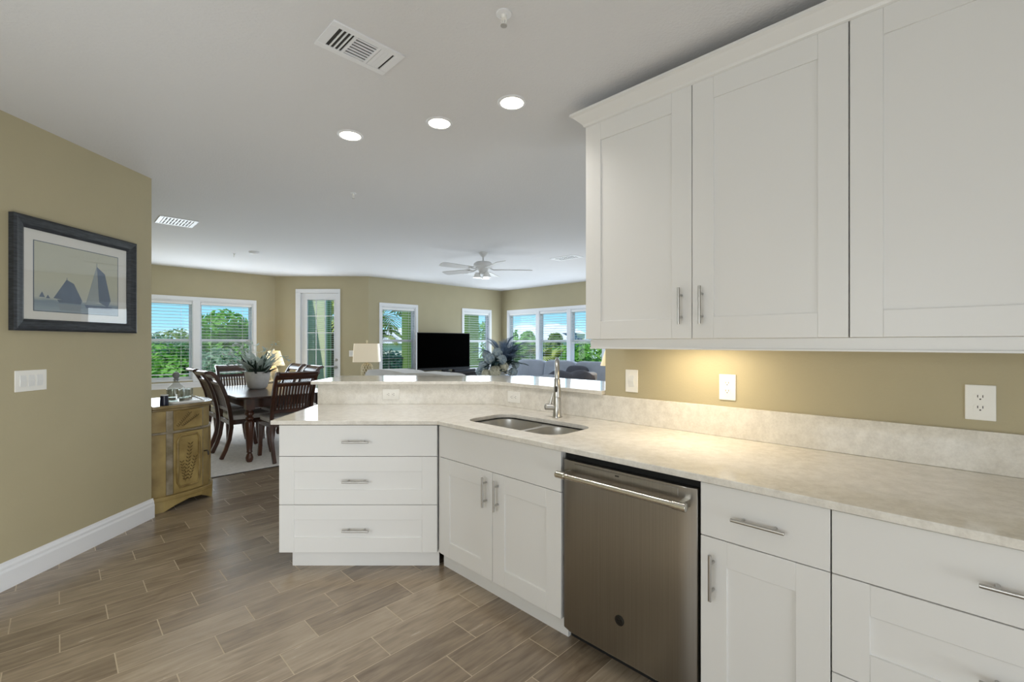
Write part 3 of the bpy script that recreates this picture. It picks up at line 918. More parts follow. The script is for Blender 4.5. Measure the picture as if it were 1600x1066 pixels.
# ------------------------------------------------------------------ outlets and switches
def outlet(loc, rot, label, roll=0.0, w_=0.079, h_=0.127, group=None):
    o = empty('outlet', loc, rot); tag(o, label, 'outlet', group)
    RM = Matrix.Rotation(roll, 4, 'Y')
    b = MB(); b.M = RM; b.box(-w_ / 2, w_ / 2, -0.006, 0.0, -h_ / 2, h_ / 2); b.build('cover_plate', M['plate'], o, bevel=0.002)
    for s in (-1, 1):
        b = MB(); b.M = RM @ Matrix.Translation((0, -0.006, s * 0.0195)) @ Matrix.Rotation(R(90), 4, 'X')
        b.prism(rrect(-0.017, 0.017, -0.0145, 0.0145, 0.010), 0.0, 0.002); rc = b.build('receptacle', M['plate'], o)
        b = MB(); b.M = RM
        for xx in (-0.0065, 0.0065):
            b.box(xx - 0.0011, xx + 0.0011, -0.0085, -0.008, s * 0.0195 - 0.001, s * 0.0195 + 0.008)
        b.M = RM @ Matrix.Translation((0, -0.008, s * 0.0195 - 0.007)) @ Matrix.Rotation(R(90), 4, 'X'); b.lathe([(0.0025, 0), (0.0025, 0.0006)], n=10)
        b.build('slots', M['slot'], rc)
    return o


def switch(loc, rot, label, gangs, w_, h_, name='light_switch'):
    o = empty(name, loc, rot); tag(o, label, 'switch')
    b = MB(); b.box(-w_ / 2, w_ / 2, -0.006, 0.0, -h_ / 2, h_ / 2); b.build('cover_plate', M['plate'], o, bevel=0.002)
    for i in range(gangs):
        cx = (i - (gangs - 1) / 2) * 0.046
        b = MB(); b.extrude_x([(-0.006, -0.033), (-0.0075, -0.033), (-0.0115, 0.0), (-0.0075, 0.033), (-0.006, 0.033)], cx - 0.0165, cx + 0.0165)
        b.build('rocker', M['whiteglaze'], o, smooth=False)
    return o


def on_wall(px):
    """point of the kitchen wall seen at column px"""
    k = (px - 800) / 711.0
    y = VK * S2 / (1 + k)
    return (k * y, y)


q = on_wall(987.5); switch((q[0], q[1], 1.150), -A45, 'white single rocker switch on the kitchen wall by the bar', 1, 0.079, 0.130)
q = on_wall(1137); outlet((q[0], q[1], 1.150), -A45, 'white upright outlet in the lamp glow under the two-door wall cabinet')
q = on_wall(1531.5); outlet((q[0], q[1], 1.155), -A45, 'white upright outlet under the single-door wall cabinet, on unlit khaki wall')
outlet((-0.915, 3.444, 0.981), 0.0, 'sideways white outlet in the backsplash above the drawer cabinet', R(90))
q = K(-2.40, 2.337); k = (803.5 - 800) / 711.0; yy = 2.337 * S2 / (1 + k)
outlet((k * yy, yy, 0.978), -A45, 'sideways white outlet in the angled backsplash beside the faucet', R(90))
switch((-2.82, 2.665, 1.150), R(90), 'white three-gang rocker switch below the framed sailboat picture', 3, 0.176, 0.122)
switch((-3.08, 8.78, 1.165), 0.0, 'white two-gang switch between balcony door and square-shade lamp', 2, 0.125, 0.118)

# ------------------------------------------------------------------ framed picture
PY0, PY1, PZ0, PZ1 = 2.548, 3.385, 1.441, 2.106
pic = empty('framed_picture', (-2.82, (PY0 + PY1) / 2, (PZ0 + PZ1) / 2), R(90))
tag(pic, 'framed print of blue sailboats in a dark blue-black frame', 'picture')
pw_, ph_ = (PY1 - PY0) / 2, (PZ1 - PZ0) / 2
b = MB(); fw = 0.068
prof_ = [(0, 0.0), (0.0, -0.030), (0.012, -0.036), (0.030, -0.030), (0.050, -0.026), (0.060, -0.020), (fw, -0.014), (fw, 0.0)]
cs = [(-1, -1), (1, -1), (1, 1), (-1, 1)]
vs = []; fs = []
for (sx, sz) in cs:
    for (t_, y) in prof_:
        vs.append((sx * (pw_ - t_), y, sz * (ph_ - t_)))
n_ = len(prof_)
for c in range(4):
    c2 = (c + 1) % 4
    for k in range(n_ - 1):
        fs.append((c * n_ + k, c2 * n_ + k, c2 * n_ + k + 1, c * n_ + k + 1))
b.add(vs, fs); b.build('frame', M['frame'], pic, smooth=False)
b = MB(); b.box(-pw_ + fw, pw_ - fw, -0.008, -0.002, -ph_ + fw, ph_ - fw); mb_ = b.build('mat_board', M['matboard'], pic)
b = MB(); ax0, ax1, az0, az1 = -pw_ + 0.128, pw_ - 0.142, -ph_ + 0.122, ph_ - 0.132


def artwork_material():
    m = mat('faded_print_paper', (188, 190, 168), rough=0.9)
    n = m.node_tree; L = n.links; p = n.nodes['Principled BSDF']
    t_ = n.nodes.new('ShaderNodeTexCoord'); s = n.nodes.new('ShaderNodeSeparateXYZ'); L.new(t_.outputs['Generated'], s.inputs[0])
    r = n.nodes.new('ShaderNodeValToRGB')
    r.color_ramp.elements[0].position = 0.0; r.color_ramp.elements[0].color = lin((160, 174, 184))
    r.color_ramp.elements[1].position = 0.45; r.color_ramp.elements[1].color = lin((198, 200, 184))
    x = r.color_ramp.elements.new(0.14); x.color = lin((134, 152, 166))
    x = r.color_ramp.elements.new(0.20); x.color = lin((190, 195, 188))
    nz = n.nodes.new('ShaderNodeTexNoise'); nz.inputs['Scale'].default_value = 4
    mp = n.nodes.new('ShaderNodeMapping'); mp.inputs['Scale'].default_value = (1, 1, 7); L.new(t_.outputs['Generated'], mp.inputs[0]); L.new(mp.outputs[0], nz.inputs['Vector'])
    a = n.nodes.new('ShaderNodeMath'); a.operation = 'MULTIPLY_ADD'; L.new(nz.outputs['Fac'], a.inputs[0]); a.inputs[1].default_value = 0.10; L.new(s.outputs['Z'], a.inputs[2])
    a2 = n.nodes.new('ShaderNodeMath'); a2.operation = 'SUBTRACT'; L.new(a.outputs[0], a2.inputs[0]); a2.inputs[1].default_value = 0.05
    L.new(a2.outputs[0], r.inputs['Fac']); L.new(r.outputs['Color'], p.inputs['Base Color'])
    return m


b.box(ax0, ax1, -0.0095, -0.008, az0, az1); pr = b.build('print', artwork_material(), pic)
b = MB(); t_ = 0.004
b.box(ax0 - t_, ax1 + t_, -0.0100, -0.0082, az1, az1 + t_); b.box(ax0 - t_, ax1 + t_, -0.0100, -0.0082, az0 - t_, az0)
b.box(ax0 - t_, ax0, -0.0100, -0.0082, az0, az1); b.box(ax1, ax1 + t_, -0.0100, -0.0082, az0, az1)
b.build('print_border', M['ink'], pr)
aw, ah = ax1 - ax0, az1 - az0


def AP(fx, fz):
    return (ax0 + aw * fx, az0 + ah * fz)


sail_mats = [mat('dark_sail_ink', (108, 124, 146), rough=0.9, var=0.1), mat('pale_sail_ink', (160, 170, 174), rough=0.9, var=0.08), mat('faint_ink', (146, 158, 168), rough=0.9)]
sails = [([(0.20, 0.20), (0.345, 0.50), (0.43, 0.45), (0.53, 0.19), (0.40, 0.17)], 0), ([(0.57, 0.14), (0.71, 0.78), (0.745, 0.20)], 1), ([(0.745, 0.20), (0.715, 0.78), (0.82, 0.68), (0.90, 0.24), (0.86, 0.13)], 0),
         ([(0.05, 0.20), (0.08, 0.28), (0.11, 0.20)], 0), ([(0.12, 0.19), (0.14, 0.24), (0.165, 0.19)], 0)]
b = MB()
for pl, mi in sails:
    b.cur = mi
    poly = [AP(*q_) for q_ in pl]
    ar = sum(poly[i][0] * poly[(i + 1) % len(poly)][1] - poly[(i + 1) % len(poly)][0] * poly[i][1] for i in range(len(poly)))
    if ar < 0: poly.reverse()
    b.extrude_y(poly, -0.0102, -0.0094)
for (xa, xb, za, zb, mi) in ((0.24, 0.53, 0.14, 0.185, 0), (0.56, 0.92, 0.09, 0.14, 0), (0.25, 0.52, 0.03, 0.12, 2), (0.6, 0.9, 0.02, 0.08, 2)):
    b.cur = mi; A_, B_ = AP(xa, za), AP(xb, zb)
    b.extrude_y([(A_[0] + 0.012, A_[1]), (B_[0] - 0.012, A_[1]), (B_[0], B_[1]), (A_[0], B_[1])], -0.0100, -0.0094)
b.cur = 0
for (xa, za, zb) in ((0.35, 0.45, 0.53), (0.713, 0.7, 0.84)):
    A_, B_ = AP(xa, za), AP(xa, zb); b.box(A_[0] - 0.0015, A_[0] + 0.0015, -0.0100, -0.0094, A_[1], B_[1])
b.build('sailboats', sail_mats, pr, smooth=False)
b = MB(); b.box(-pw_ + fw, pw_ - fw, -0.0135, -0.0125, -ph_ + fw, ph_ - fw); b.build('glazing', M['pglass'], pic)


# ------------------------------------------------------------------ ceiling fixtures
def downlight(x, y, label, power=28.0):
    o = empty('recessed_light', (x, y, CEIL), 0); tag(o, label, 'ceiling light', 'recessed ceiling lights')
    b = MB(); b.lathe([(0.060, -0.002), (0.062, -0.006), (0.074, -0.005), (0.078, -0.0005), (0.078, 0.0), (0.060, 0.0)], n=32, caps=False); b.build('trim_ring', M['trim'], o)
    b = MB(); b.lathe([(0.0605, -0.0045), (0.0605, -0.001)], n=32); b.build('lens', M['bulb'], o)
    light('lamp', 'SPOT', (0, 0, -0.012), power, (1.0, 0.96, 0.90), (0, 0, 0), o, spot_size=R(135), spot_blend=0.9, shadow_soft_size=0.06)
    return o


downlight(0.0, 2.43, 'glowing recessed ceiling light closest to the wall cabinets')
downlight(-0.424, 2.656, 'glowing recessed ceiling light between the other two')
downlight(-1.0, 2.815, 'glowing recessed ceiling light over the free end of the peninsula')
for i, (x, y) in enumerate(((-1.7, -0.4), (-0.2, -0.7), (-1.6, -1.9), (0.1, -1.9))):  # unseen downlights added to brighten the kitchen
    downlight(x, y, 'added recessed ceiling light behind the camera, unseen fill for the kitchen', 14.0)


def vent(x, y, rot, L_, W_, label, groups=True):
    o = empty('ceiling_vent', (x, y, CEIL), rot); tag(o, label, 'vent')
    b = MB(); bw = 0.03 if groups else 0.03
    b.box(-L_ / 2, L_ / 2, -W_ / 2, -W_ / 2 + bw, -0.007, 0); b.box(-L_ / 2, L_ / 2, W_ / 2 - bw, W_ / 2, -0.007, 0)
    b.box(-L_ / 2, -L_ / 2 + bw * 1.2, -W_ / 2 + bw, W_ / 2 - bw, -0.007, 0); b.box(L_ / 2 - bw * 1.2, L_ / 2, -W_ / 2 + bw, W_ / 2 - bw, -0.007, 0)
    b.build('frame', M['trim'], o, bevel=0.0015, seg=1)
    xi, yi = L_ / 2 - bw * 1.2, W_ / 2 - bw
    b = MB(); b.box(-xi, xi, -yi, yi, -0.0015, -0.0005); b.build('duct_opening', M['slot'], o)
    s = MB()
    if groups:
        a, c = -xi * 0.42, xi * 0.42
        for xx in (a, c):
            s.box(xx - 0.006, xx + 0.006, -yi, yi, -0.007, -0.002)
        for k in range(7):
            y_ = -yi + 2 * yi * (k + 0.5) / 7
            s.box(a, c, y_ - 0.005, y_ + 0.003, -0.006, -0.002)
        for k in range(1, 4):
            x_ = -xi + (a + xi) * k / 4; s.box(x_ - 0.003, x_ + 0.003, -yi, yi, -0.006, -0.002)
            x_ = c + (xi - c) * k / 4; s.box(x_ - 0.010, x_ + 0.008, -yi, yi, -0.006, -0.002)
    else:
        for k in range(9):
            x_ = -xi + 2 * xi * (k + 0.5) / 9; s.box(x_ - 0.008, x_ + 0.008, -yi, yi, -0.006, -0.002)
        s.box(-xi, xi, -0.006, 0.006, -0.007, -0.002)
    s.build('louvers', M['trim'], o, smooth=False)
    return o


vent(-0.662, 1.99, A45, 0.325, 0.20, 'white ceiling vent over the kitchen, with dark louver slots')
vent(-3.55, 4.82, A45, 0.33, 0.36, 'white ceiling vent over the carpet edge by the dining room', False)
vent(0.82, 6.86, -A45, 0.45, 0.24, 'white ceiling vent beyond the fan near the wall cabinets', False)
vent(-0.74, 8.5, A45, 0.30, 0.18, 'small ceiling vent in front of the television wall', False)


def sprinkler(x, y, label, s=1.0):
    o = empty('fire_sprinkler', (x, y, CEIL), 0); tag(o, label, 'sprinkler')
    b = MB(); b.lathe([(0.030 * s, 0.0), (0.030 * s, -0.004), (0.022 * s, -0.007), (0.012 * s, -0.007)], n=24); b.build('escutcheon', M['trim'], o)
    b = MB(); b.lathe([(0.011 * s, -0.006), (0.011 * s, -0.020), (0.008 * s, -0.022), (0.004 * s, -0.024)], n=14)
    for sx in (-1, 1):
        b.tube([(sx * 0.008 * s, 0, -0.020), (sx * 0.010 * s, 0, -0.032), (0, 0, -0.046)], 0.002 * s, 6)
    b.cyl((0, 0, -0.022), (0, 0, -0.046), 0.0016 * s, n=6)
    b.build('head', M['plate'], o)
    b = MB(); b.lathe([(0.002, -0.046), (0.013 * s, -0.047), (0.013 * s, -0.049), (0.002, -0.050)], n=16); b.build('deflector', M['nickel'], o)
    return o


sprinkler(-0.032, 1.775, 'largest white fire sprinkler, hanging from the kitchen ceiling beside the crown molding', 1.0)
sprinkler(-1.36, 3.90, 'small fire sprinkler in the ceiling beyond the recessed lights', 0.8)
sprinkler(-4.0, 6.55, 'tiny fire sprinkler in the dining ceiling beside the round detector', 0.8)
o = empty('smoke_detector', (-3.64, 6.42, CEIL), 0); tag(o, 'flat round white disc on the dining ceiling', 'detector')
b = MB(); b.lathe([(0.065, 0), (0.065, -0.015), (0.055, -0.028), (0.02, -0.032)], n=24); b.build('housing', M['trim'], o)
b = MB(); b.lathe([(0.018, -0.031), (0.016, -0.035)], n=14); b.build('test_button', M['plate'], o)

# ceiling fan
fan = empty('ceiling_fan', (-0.41, 6.48, CEIL), 0); tag(fan, 'white five-blade ceiling fan with light over the living room', 'ceiling fan')
b = MB(); b.lathe([(0.068, 0), (0.066, -0.012), (0.030, -0.055), (0.022, -0.060)], n=24); b.build('canopy', M['fanwhite'], fan)
b = MB(); b.cyl((0, 0, -0.055), (0, 0, -0.125), 0.012, n=12); b.build('downrod', M['fanwhite'], fan)
b = MB(); b.lathe([(0.03, -0.12), (0.105, -0.135), (0.135, -0.16), (0.135, -0.195), (0.11, -0.22), (0.075, -0.235), (0.06, -0.275), (0.065, -0.30), (0.02, -0.31)], n=32)
b.build('motor_housing', M['fanwhite'], fan)
for i in range(5):
    a = R(5 + 72 * i)
    Mx = Matrix.Rotation(a, 4, 'Z')
    b = MB(); b.M = Mx; b.tube([(0.09, 0, -0.22), (0.15, 0, -0.245), (0.24, 0, -0.243)], 0.009, 8)
    b.box(0.20, 0.26, -0.045, 0.045, -0.246, -0.243)
    br = b.build('blade_bracket', M['fanwhite'], fan)
    b = MB(); b.M = Mx @ Matrix.Translation((0, 0, -0.240)) @ Matrix.Rotation(R(12), 4, 'X')
    b.prism([(0.20, -0.055), (0.66, -0.072), (0.70, -0.060), (0.71, 0.0), (0.70, 0.060), (0.66, 0.072), (0.20, 0.055)], -0.004, 0.004)
    b.build('blade', M['fanwhite'], fan)
for i in range(3):
    a = R(-50 + 120 * i); c = (0.085 * cos(a), 0.085 * sin(a), -0.305)
    b = MB(); b.tube([(0.03 * cos(a), 0.03 * sin(a), -0.295), (0.07 * cos(a), 0.07 * sin(a), -0.305), c], 0.008, 8); ar_ = b.build('light_arm', M['fanwhite'], fan)
    b = MB(); b.lathe([(0.022, 0.02), (0.035, 0.0), (0.058, -0.045), (0.062, -0.055)], c, 18); b.build('glass_shade', M['opal'], ar_)


# ------------------------------------------------------------------ dining set
def make_chair():
    r = empty('dining_chair', (0, 0, 0.012), 0)
    hw_ = 0.235
    path = [(0.000, 0.0), (0.045, 0.10), (0.085, 0.22), (0.105, 0.36), (0.100, 0.46), (0.085, 0.58), (0.055, 0.72), (0.005, 0.86), (-0.055, 0.97), (-0.095, 1.012), (-0.135, 1.017)]

    def ribbon(b, pth, x0, x1, th):
        vs = []; n = len(pth)
        for i, (y, z) in enumerate(pth):
            a = Vector(pth[max(i - 1, 0)]); c = Vector(pth[min(i + 1, n - 1)]); t_ = (c - a).normalized(); nn = Vector((-t_.y, t_.x)) * th / 2
            for xx in (x0, x1):
                vs.append((xx, y + nn.x, z + nn.y)); vs.append((xx, y - nn.x, z - nn.y))
        fs = []
        for i in range(n - 1):
            k = i * 4; m = k + 4
            fs += [(k, k + 2, m + 2, m), (k + 1, m + 1, m + 3, k + 3), (k, m, m + 1, k + 1), (k + 2, k + 3, m + 3, m + 2)]
        fs += [(0, 1, 3, 2), (4 * n - 4, 4 * n - 2, 4 * n - 1, 4 * n - 3)]
        b.add(vs, fs)

    def at(z):
        for i in range(len(path) - 1):
            if path[i][1] <= z <= path[i + 1][1]:
                f_ = (z - path[i][1]) / (path[i + 1][1] - path[i][1]); return path[i][0] + f_ * (path[i + 1][0] - path[i][0])
        return path[-1][0]

    def sub(z0, z1, n=5):
        return [(at(z0 + (z1 - z0) * k / n), z0 + (z1 - z0) * k / n) for k in range(n + 1)]
    for s in (-1, 1):
        b = MB(); ribbon(b, path, min(s * hw_, s * (hw_ - 0.036)), max(s * hw_, s * (hw_ - 0.036)), 0.042); b.build('rear_leg', M['wood'], r, bevel=0.004, seg=1)
    for s in (-1, 1):
        b = MB(); ribbon(b, [(0.545, 0.0), (0.525, 0.10), (0.505, 0.25), (0.510, 0.43)], min(s * hw_, s * (hw_ - 0.04)), max(s * hw_, s * (hw_ - 0.04)), 0.042)
        b.build('front_leg', M['wood'], r, bevel=0.004, seg=1)
    b = MB(); hi = hw_ - 0.036
    for (x0_, x1_, y0_, y1_) in ((-hw_, -hw_ + 0.025, 0.12, 0.50), (hw_ - 0.025, hw_, 0.12, 0.50), (-hi, hi, 0.505, 0.53), (-hi, hi, 0.085, 0.11)):
        b.box(x0_, x1_, y0_, y1_, 0.39, 0.445)
    b.build('seat_rail', M['wood'], r, bevel=0.003, seg=1)
    b = MB(); b.sup((0, 0.325, 0.465), (hw_ - 0.004, 0.225, 0.038), e=0.3, n=28, m=12); b.build('seat_cushion', M['seat'], r)
    b = MB(); ribbon(b, [(at(0.945), 0.945), (at(0.975), 0.975), (-0.098, 1.010), (-0.138, 1.017), (-0.160, 1.008)], -hi - 0.01, hi + 0.01, 0.030); b.build('top_rail', M['wood'], r, bevel=0.004, seg=1)
    b = MB(); ribbon(b, sub(0.865, 0.900, 2), -hi, hi, 0.026); b.build('middle_rail', M['wood'], r, bevel=0.002, seg=1)
    b = MB(); ribbon(b, sub(0.55, 0.59, 2), -hi, hi, 0.026); b.build('lower_rail', M['wood'], r, bevel=0.002, seg=1)
    b = MB()
    for k in range(12):
        xx = -hi + 2 * hi * (k + 0.5) / 12; ribbon(b, sub(0.585, 0.870, 5), xx - 0.009, xx + 0.009, 0.012)
    b.build('back_slats', M['wood'], r, smooth=False)
    return r


ch0 = make_chair()
chairs = [
    (-2.51, 5.26, 45, 'dark wood slat-back chair at the table end, half hidden by the peninsula'),
    (K(-6.355, 1.35)[0], K(-6.355, 1.35)[1], -45, 'dark wood chair along the window side of table, in front of its twin'),
    (K(-6.985, 1.35)[0], K(-6.985, 1.35)[1], -45, 'dark wood chair along the table side, just behind its twin by the sideboard'),
    (K(-7.62, 1.86)[0], K(-7.62, 1.86)[1], 225, 'dark wood chair at the far table end, in front of the dining window'),
    (K(-7.40, 2.56)[0], K(-7.40, 2.56)[1], 135, 'dark wood chair at far table side, top rail beside the potted plant'),
    (K(-6.68, 2.53)[0], K(-6.68, 2.53)[1], 135, 'dark wood chair at far table side, top rail in front of balcony door')]
for i, (x, y, rz, lab) in enumerate(chairs):
    c = ch0 if i == 0 else copy_tree(ch0)
    c.location = (x, y, 0.0125); c.rotation_euler = (0, 0, R(rz))
    tag(c, lab, 'chair', 'dining chairs around the table')

TU0, TU1, TV0, TV1 = -7.42, -5.66, 1.42, 2.48
tb = empty('dining_table', K((TU0 + TU1) / 2, (TV0 + TV1) / 2, 0.012), -A45)
tag(tb, 'dark polished dining table with turned legs and clipped corners', 'table')
a_, b_ = (TU1 - TU0) / 2, (TV1 - TV0) / 2; cc = 0.11
b = MB(); b.prism([(-a_ + cc, -b_), (a_ - cc, -b_), (a_, -b_ + cc), (a_, b_ - cc), (a_ - cc, b_), (-a_ + cc, b_), (-a_, b_ - cc), (-a_, -b_ + cc)], 0.725, 0.748)
b.build('table_top', M['tabletop'], tb, bevel=0.008, seg=3)
b = MB(); i_ = 0.09
for (x0_, x1_, y0_, y1_) in ((-a_ + i_ + 0.09, a_ - i_ - 0.09, -b_ + i_ + 0.02, -b_ + i_ + 0.045), (-a_ + i_ + 0.09, a_ - i_ - 0.09, b_ - i_ - 0.045, b_ - i_ - 0.02), (-a_ + i_ + 0.02, -a_ + i_ + 0.045, -b_ + i_ + 0.09, b_ - i_ - 0.09), (a_ - i_ - 0.045, a_ - i_ - 0.02, -b_ + i_ + 0.09, b_ - i_ - 0.09)):
    b.box(x0_, x1_, y0_, y1_, 0.615, 0.725)
b.build('apron', M['wood'], tb)
legp = [(0.024, 0.0), (0.036, 0.02), (0.040, 0.05), (0.030, 0.085), (0.022, 0.10), (0.032, 0.115), (0.028, 0.13), (0.034, 0.20), (0.046, 0.34), (0.052, 0.42), (0.046, 0.46), (0.030, 0.475), (0.042, 0.49), (0.042, 0.505), (0.028, 0.52), (0.048, 0.545), (0.048, 0.565), (0.036, 0.58), (0.036, 0.62)]
for sx in (-1, 1):
    for sy in (-1, 1):
        b = MB(); c = (sx * (a_ - i_ - 0.045), sy * (b_ - i_ - 0.045), 0); b.lathe(legp, c, 20)
        b.box(c[0] - 0.045, c[0] + 0.045, c[1] - 0.045, c[1] + 0.045, 0.60, 0.725); b.build('leg', M['wood'], tb)

# potted plant on the table


def blade_leaf(b, base, az, el, length, width, curve=0.5, n=6, fold=0.25):
    """a long pointed leaf with a bent centre line"""
    p = Vector(base); d = Vector((cos(az) * cos(el), sin(az) * cos(el), sin(el))); side = Vector((-sin(az), cos(az), 0))
    vs = []; fs = []
    for i in range(n + 1):
        f_ = i / n; w_ = width * (sin(pi * min(1.0, 0.18 + 0.82 * f_)) ** 0.8) * 0.5 if i < n else 0.0005
        up = side.cross(d).normalized()
        vs += [tuple(p - side * w_ + up * w_ * fold), tuple(p), tuple(p + side * w_ + up * w_ * fold)]
        el2 = el - curve * f_ * f_
        d = Vector((cos(az) * cos(el2), sin(az) * cos(el2), sin(el2)))
        p = p + d * (length / n)
    for i in range(n):
        k = i * 3
        fs += [(k, k + 1, k + 4, k + 3), (k + 1, k + 2, k + 5, k + 4)]
    b.add(vs, fs)


pp = empty('potted_plant', (-3.41, 6.10, 0.7615), 0)
tag(pp, 'white stone pot of dark spiky leaves standing on the dining table', 'plant')
b = MB(); b.lathe([(0.095, 0.0), (0.115, 0.02), (0.142, 0.12), (0.152, 0.20), (0.156, 0.225), (0.146, 0.228), (0.138, 0.195), (0.02, 0.19)], n=32); b.build('pot', M['pot'], pp)
random.seed(3)
b = MB()
for k in range(58):
    a = random.uniform(0, 2 * pi); rr = random.uniform(0.01, 0.10); el = random.uniform(0.25, 1.35)
    blade_leaf(b, (rr * cos(a), rr * sin(a), 0.19), a + random.uniform(-.4, .4), el, random.uniform(0.20, 0.36), random.uniform(0.028, 0.05), random.uniform(0.2, 1.0))
b.build('spiky_leaves', M['leafdark'], pp)
b = MB()
for k in range(26):
    a = random.uniform(0, 2 * pi); rr = random.uniform(0.01, 0.09); el = random.uniform(0.5, 1.4)
    blade_leaf(b, (rr * cos(a), rr * sin(a), 0.20), a, el * 0.85, random.uniform(0.28, 0.40), random.uniform(0.07, 0.10), random.uniform(0.3, 1.1), fold=0.1)
b.build('pale_leaves', M['leafgrey'], pp)
b = MB()
for k in range(22):
    a = random.uniform(0, 2 * pi); L_ = random.uniform(0.32, 0.50); el = random.uniform(0.4, 1.1)
    tip = Vector((cos(a) * cos(el) * L_, sin(a) * cos(el) * L_, 0.20 + sin(el) * L_))
    b.tube([(0, 0, 0.2), tuple(tip * 0.55 + Vector((0, 0, 0.11))), tuple(tip)], 0.0022, 5)
    for j in range(5):
        q_ = tip + Vector((random.uniform(-.035, .035), random.uniform(-.035, .035), random.uniform(-.04, .03)))
        blade_leaf(b, tuple(q_), random.uniform(0, 6.28), random.uniform(-.3, .9), 0.07, 0.034, 0.4, 3)
b.build('sprigs', M['leafgrey'], pp)

# ------------------------------------------------------------------ sideboard
sb = empty('sideboard', K(-4.985, 0.535, 0.0), R(135))   # local x -> -u ... front faces +v
sb.rotation_euler = (0, 0, R(135))
tag(sb, 'mustard painted bow-front sideboard with leaf motif beside the khaki wall', 'sideboard')
# local frame: x along +(-u), y along -v ; so front is -y


def foot(k=0.0):
    """half outline from the back corner to the front, offset k outwards: (x, y) with y negative to the front"""
    return [(0.385 + k, 0.0), (0.385 + k, -0.075), (0.372 + k, -0.150 - k * 0.3), (0.335 + k, -0.25 - k * 0.5), (0.285 + k, -0.350 - k * 0.6), (0.215 + k * 0.7, -0.435 - k), (0.10 + k * 0.3, -0.465 - k), (0.0, -0.472 - k)]


def ring(k=0.0):
    h = foot(k); l = [(-x, y) for (x, y) in reversed(h[:-1])]
    return list(reversed(h + l))     # orientation fixed in prism


def sbp(b, k, z0, z1):
    pts = ring(k)
    ar = sum(pts[i][0] * pts[(i + 1) % len(pts)][1] - pts[(i + 1) % len(pts)][0] * pts[i][1] for i in range(len(pts)))
    b.prism(pts if ar > 0 else list(reversed(pts)), z0, z1)


b = MB(); sbp(b, -0.018, 0.10, 0.815); b.build('body', M['mustard'], sb, bevel=0.002, seg=1)
b = MB(); sbp(b, 0.004, 0.830, 0.856); sbp(b, -0.006, 0.812, 0.830); b.build('top', M['cabtop'], sb, bevel=0.006, seg=3)
b = MB(); sbp(b, -0.004, 0.625, 0.643); b.build('drawer_molding', M['silverworn'], sb, bevel=0.005, seg=2)
b = MB(); sbp(b, 0.010, 0.085, 0.120); b.build('base_molding', M['mustard'], sb, bevel=0.01, seg=3)
# scalloped skirt panels following the outline, open in the middle of each side
b = MB(); hp = foot(0.008)
for sx in (-1, 1):
    segs = list(zip(hp[:-1], hp[1:]))
    for i, (p0, p1) in enumerate(segs):
        lo0 = [0.0, 0.0, 0.035, 0.062, 0.055, 0.0, 0.05, 0.06][i]; lo1 = [0.0, 0.035, 0.062, 0.055, 0.0, 0.05, 0.06, 0.06][i]
        n_in = Vector((p1[1] - p0[1], -(p1[0] - p0[0]))).normalized() * 0.022
        if n_in.x > 0: n_in = -n_in
        q0 = (p0[0] + n_in.x, p0[1] + n_in.y); q1 = (p1[0] + n_in.x, p1[1] + n_in.y)
        vs = [(sx * p0[0], p0[1], lo0), (sx * p1[0], p1[1], lo1), (sx * p1[0], p1[1], 0.10), (sx * p0[0], p0[1], 0.10),
              (sx * q0[0], q0[1], lo0), (sx * q1[0], q1[1], lo1), (sx * q1[0], q1[1], 0.10), (sx * q0[0], q0[1], 0.10)]
        b.add(vs, [(0, 1, 2, 3), (7, 6, 5, 4), (0, 4, 5, 1), (3, 2, 6, 7), (0, 3, 7, 4), (1, 5, 6, 2)])
b.build('skirt', M['mustard'], sb)


def facet(sx, i0, i1, f0, f1, k=-0.018):
    """point generator on the canted side between outline points"""
    h = foot(k); A_ = Vector(h[i0]); B_ = Vector(h[i1]); d_ = B_ - A_; n_ = Vector((d_.y, -d_.x)).normalized()
    if n_.x < 0: n_ = -n_

    def P(f_, off, z):
        q_ = A_ + d_ * f_ + n_ * off
        return (sx * q_.x, q_.y, z)
    return P


def slab(b, P, f0, f1, z0, z1, o0, o1):
    vs = [P(f0, o1, z0), P(f1, o1, z0), P(f1, o1, z1), P(f0, o1, z1), P(f0, o0, z0), P(f1, o0, z0), P(f1, o0, z1), P(f0, o0, z1)]
    b.add(vs, [(0, 1, 2, 3), (7, 6, 5, 4), (0, 4, 5, 1), (3, 2, 6, 7), (0, 3, 7, 4), (1, 5, 6, 2)])


def leaf_motif(b, P, fa, za, fb, zb, n, ln, off, wl, spread_f):
    """a stem with paired painted leaves"""
    for j in range(n):
        t_ = (j + 0.5) / n
        fc_ = fa + (fb - fa) * t_; zc_ = za + (zb - za) * t_
        for s_ in (-1, 1):
            df = s_ * spread_f * ln; dz = ln * 0.72
            g0 = (fc_, zc_); g1 = (fc_ + df, zc_ + dz)
            mx_ = ((g0[0] + g1[0]) / 2, (g0[1] + g1[1]) / 2)
            wf, wz = -dz * wl * spread_f, df / spread_f * wl
            pts_ = [g0, (mx_[0] + wf, mx_[1] + wz), g1, (mx_[0] - wf, mx_[1] - wz)]
            b.add([P(p_[0], off, p_[1]) for p_ in pts_] + [P(p_[0], off - 0.002, p_[1]) for p_ in pts_],
                  [(0, 1, 2, 3), (7, 6, 5, 4), (0, 4, 5, 1), (1, 5, 6, 2), (2, 6, 7, 3), (3, 7, 4, 0)])
    b.add([P(fa - 0.006, off, za), P(fa + 0.006, off, za), P(fb + 0.004, off, zb), P(fb - 0.004, off, zb)], [(0, 1, 2, 3)])


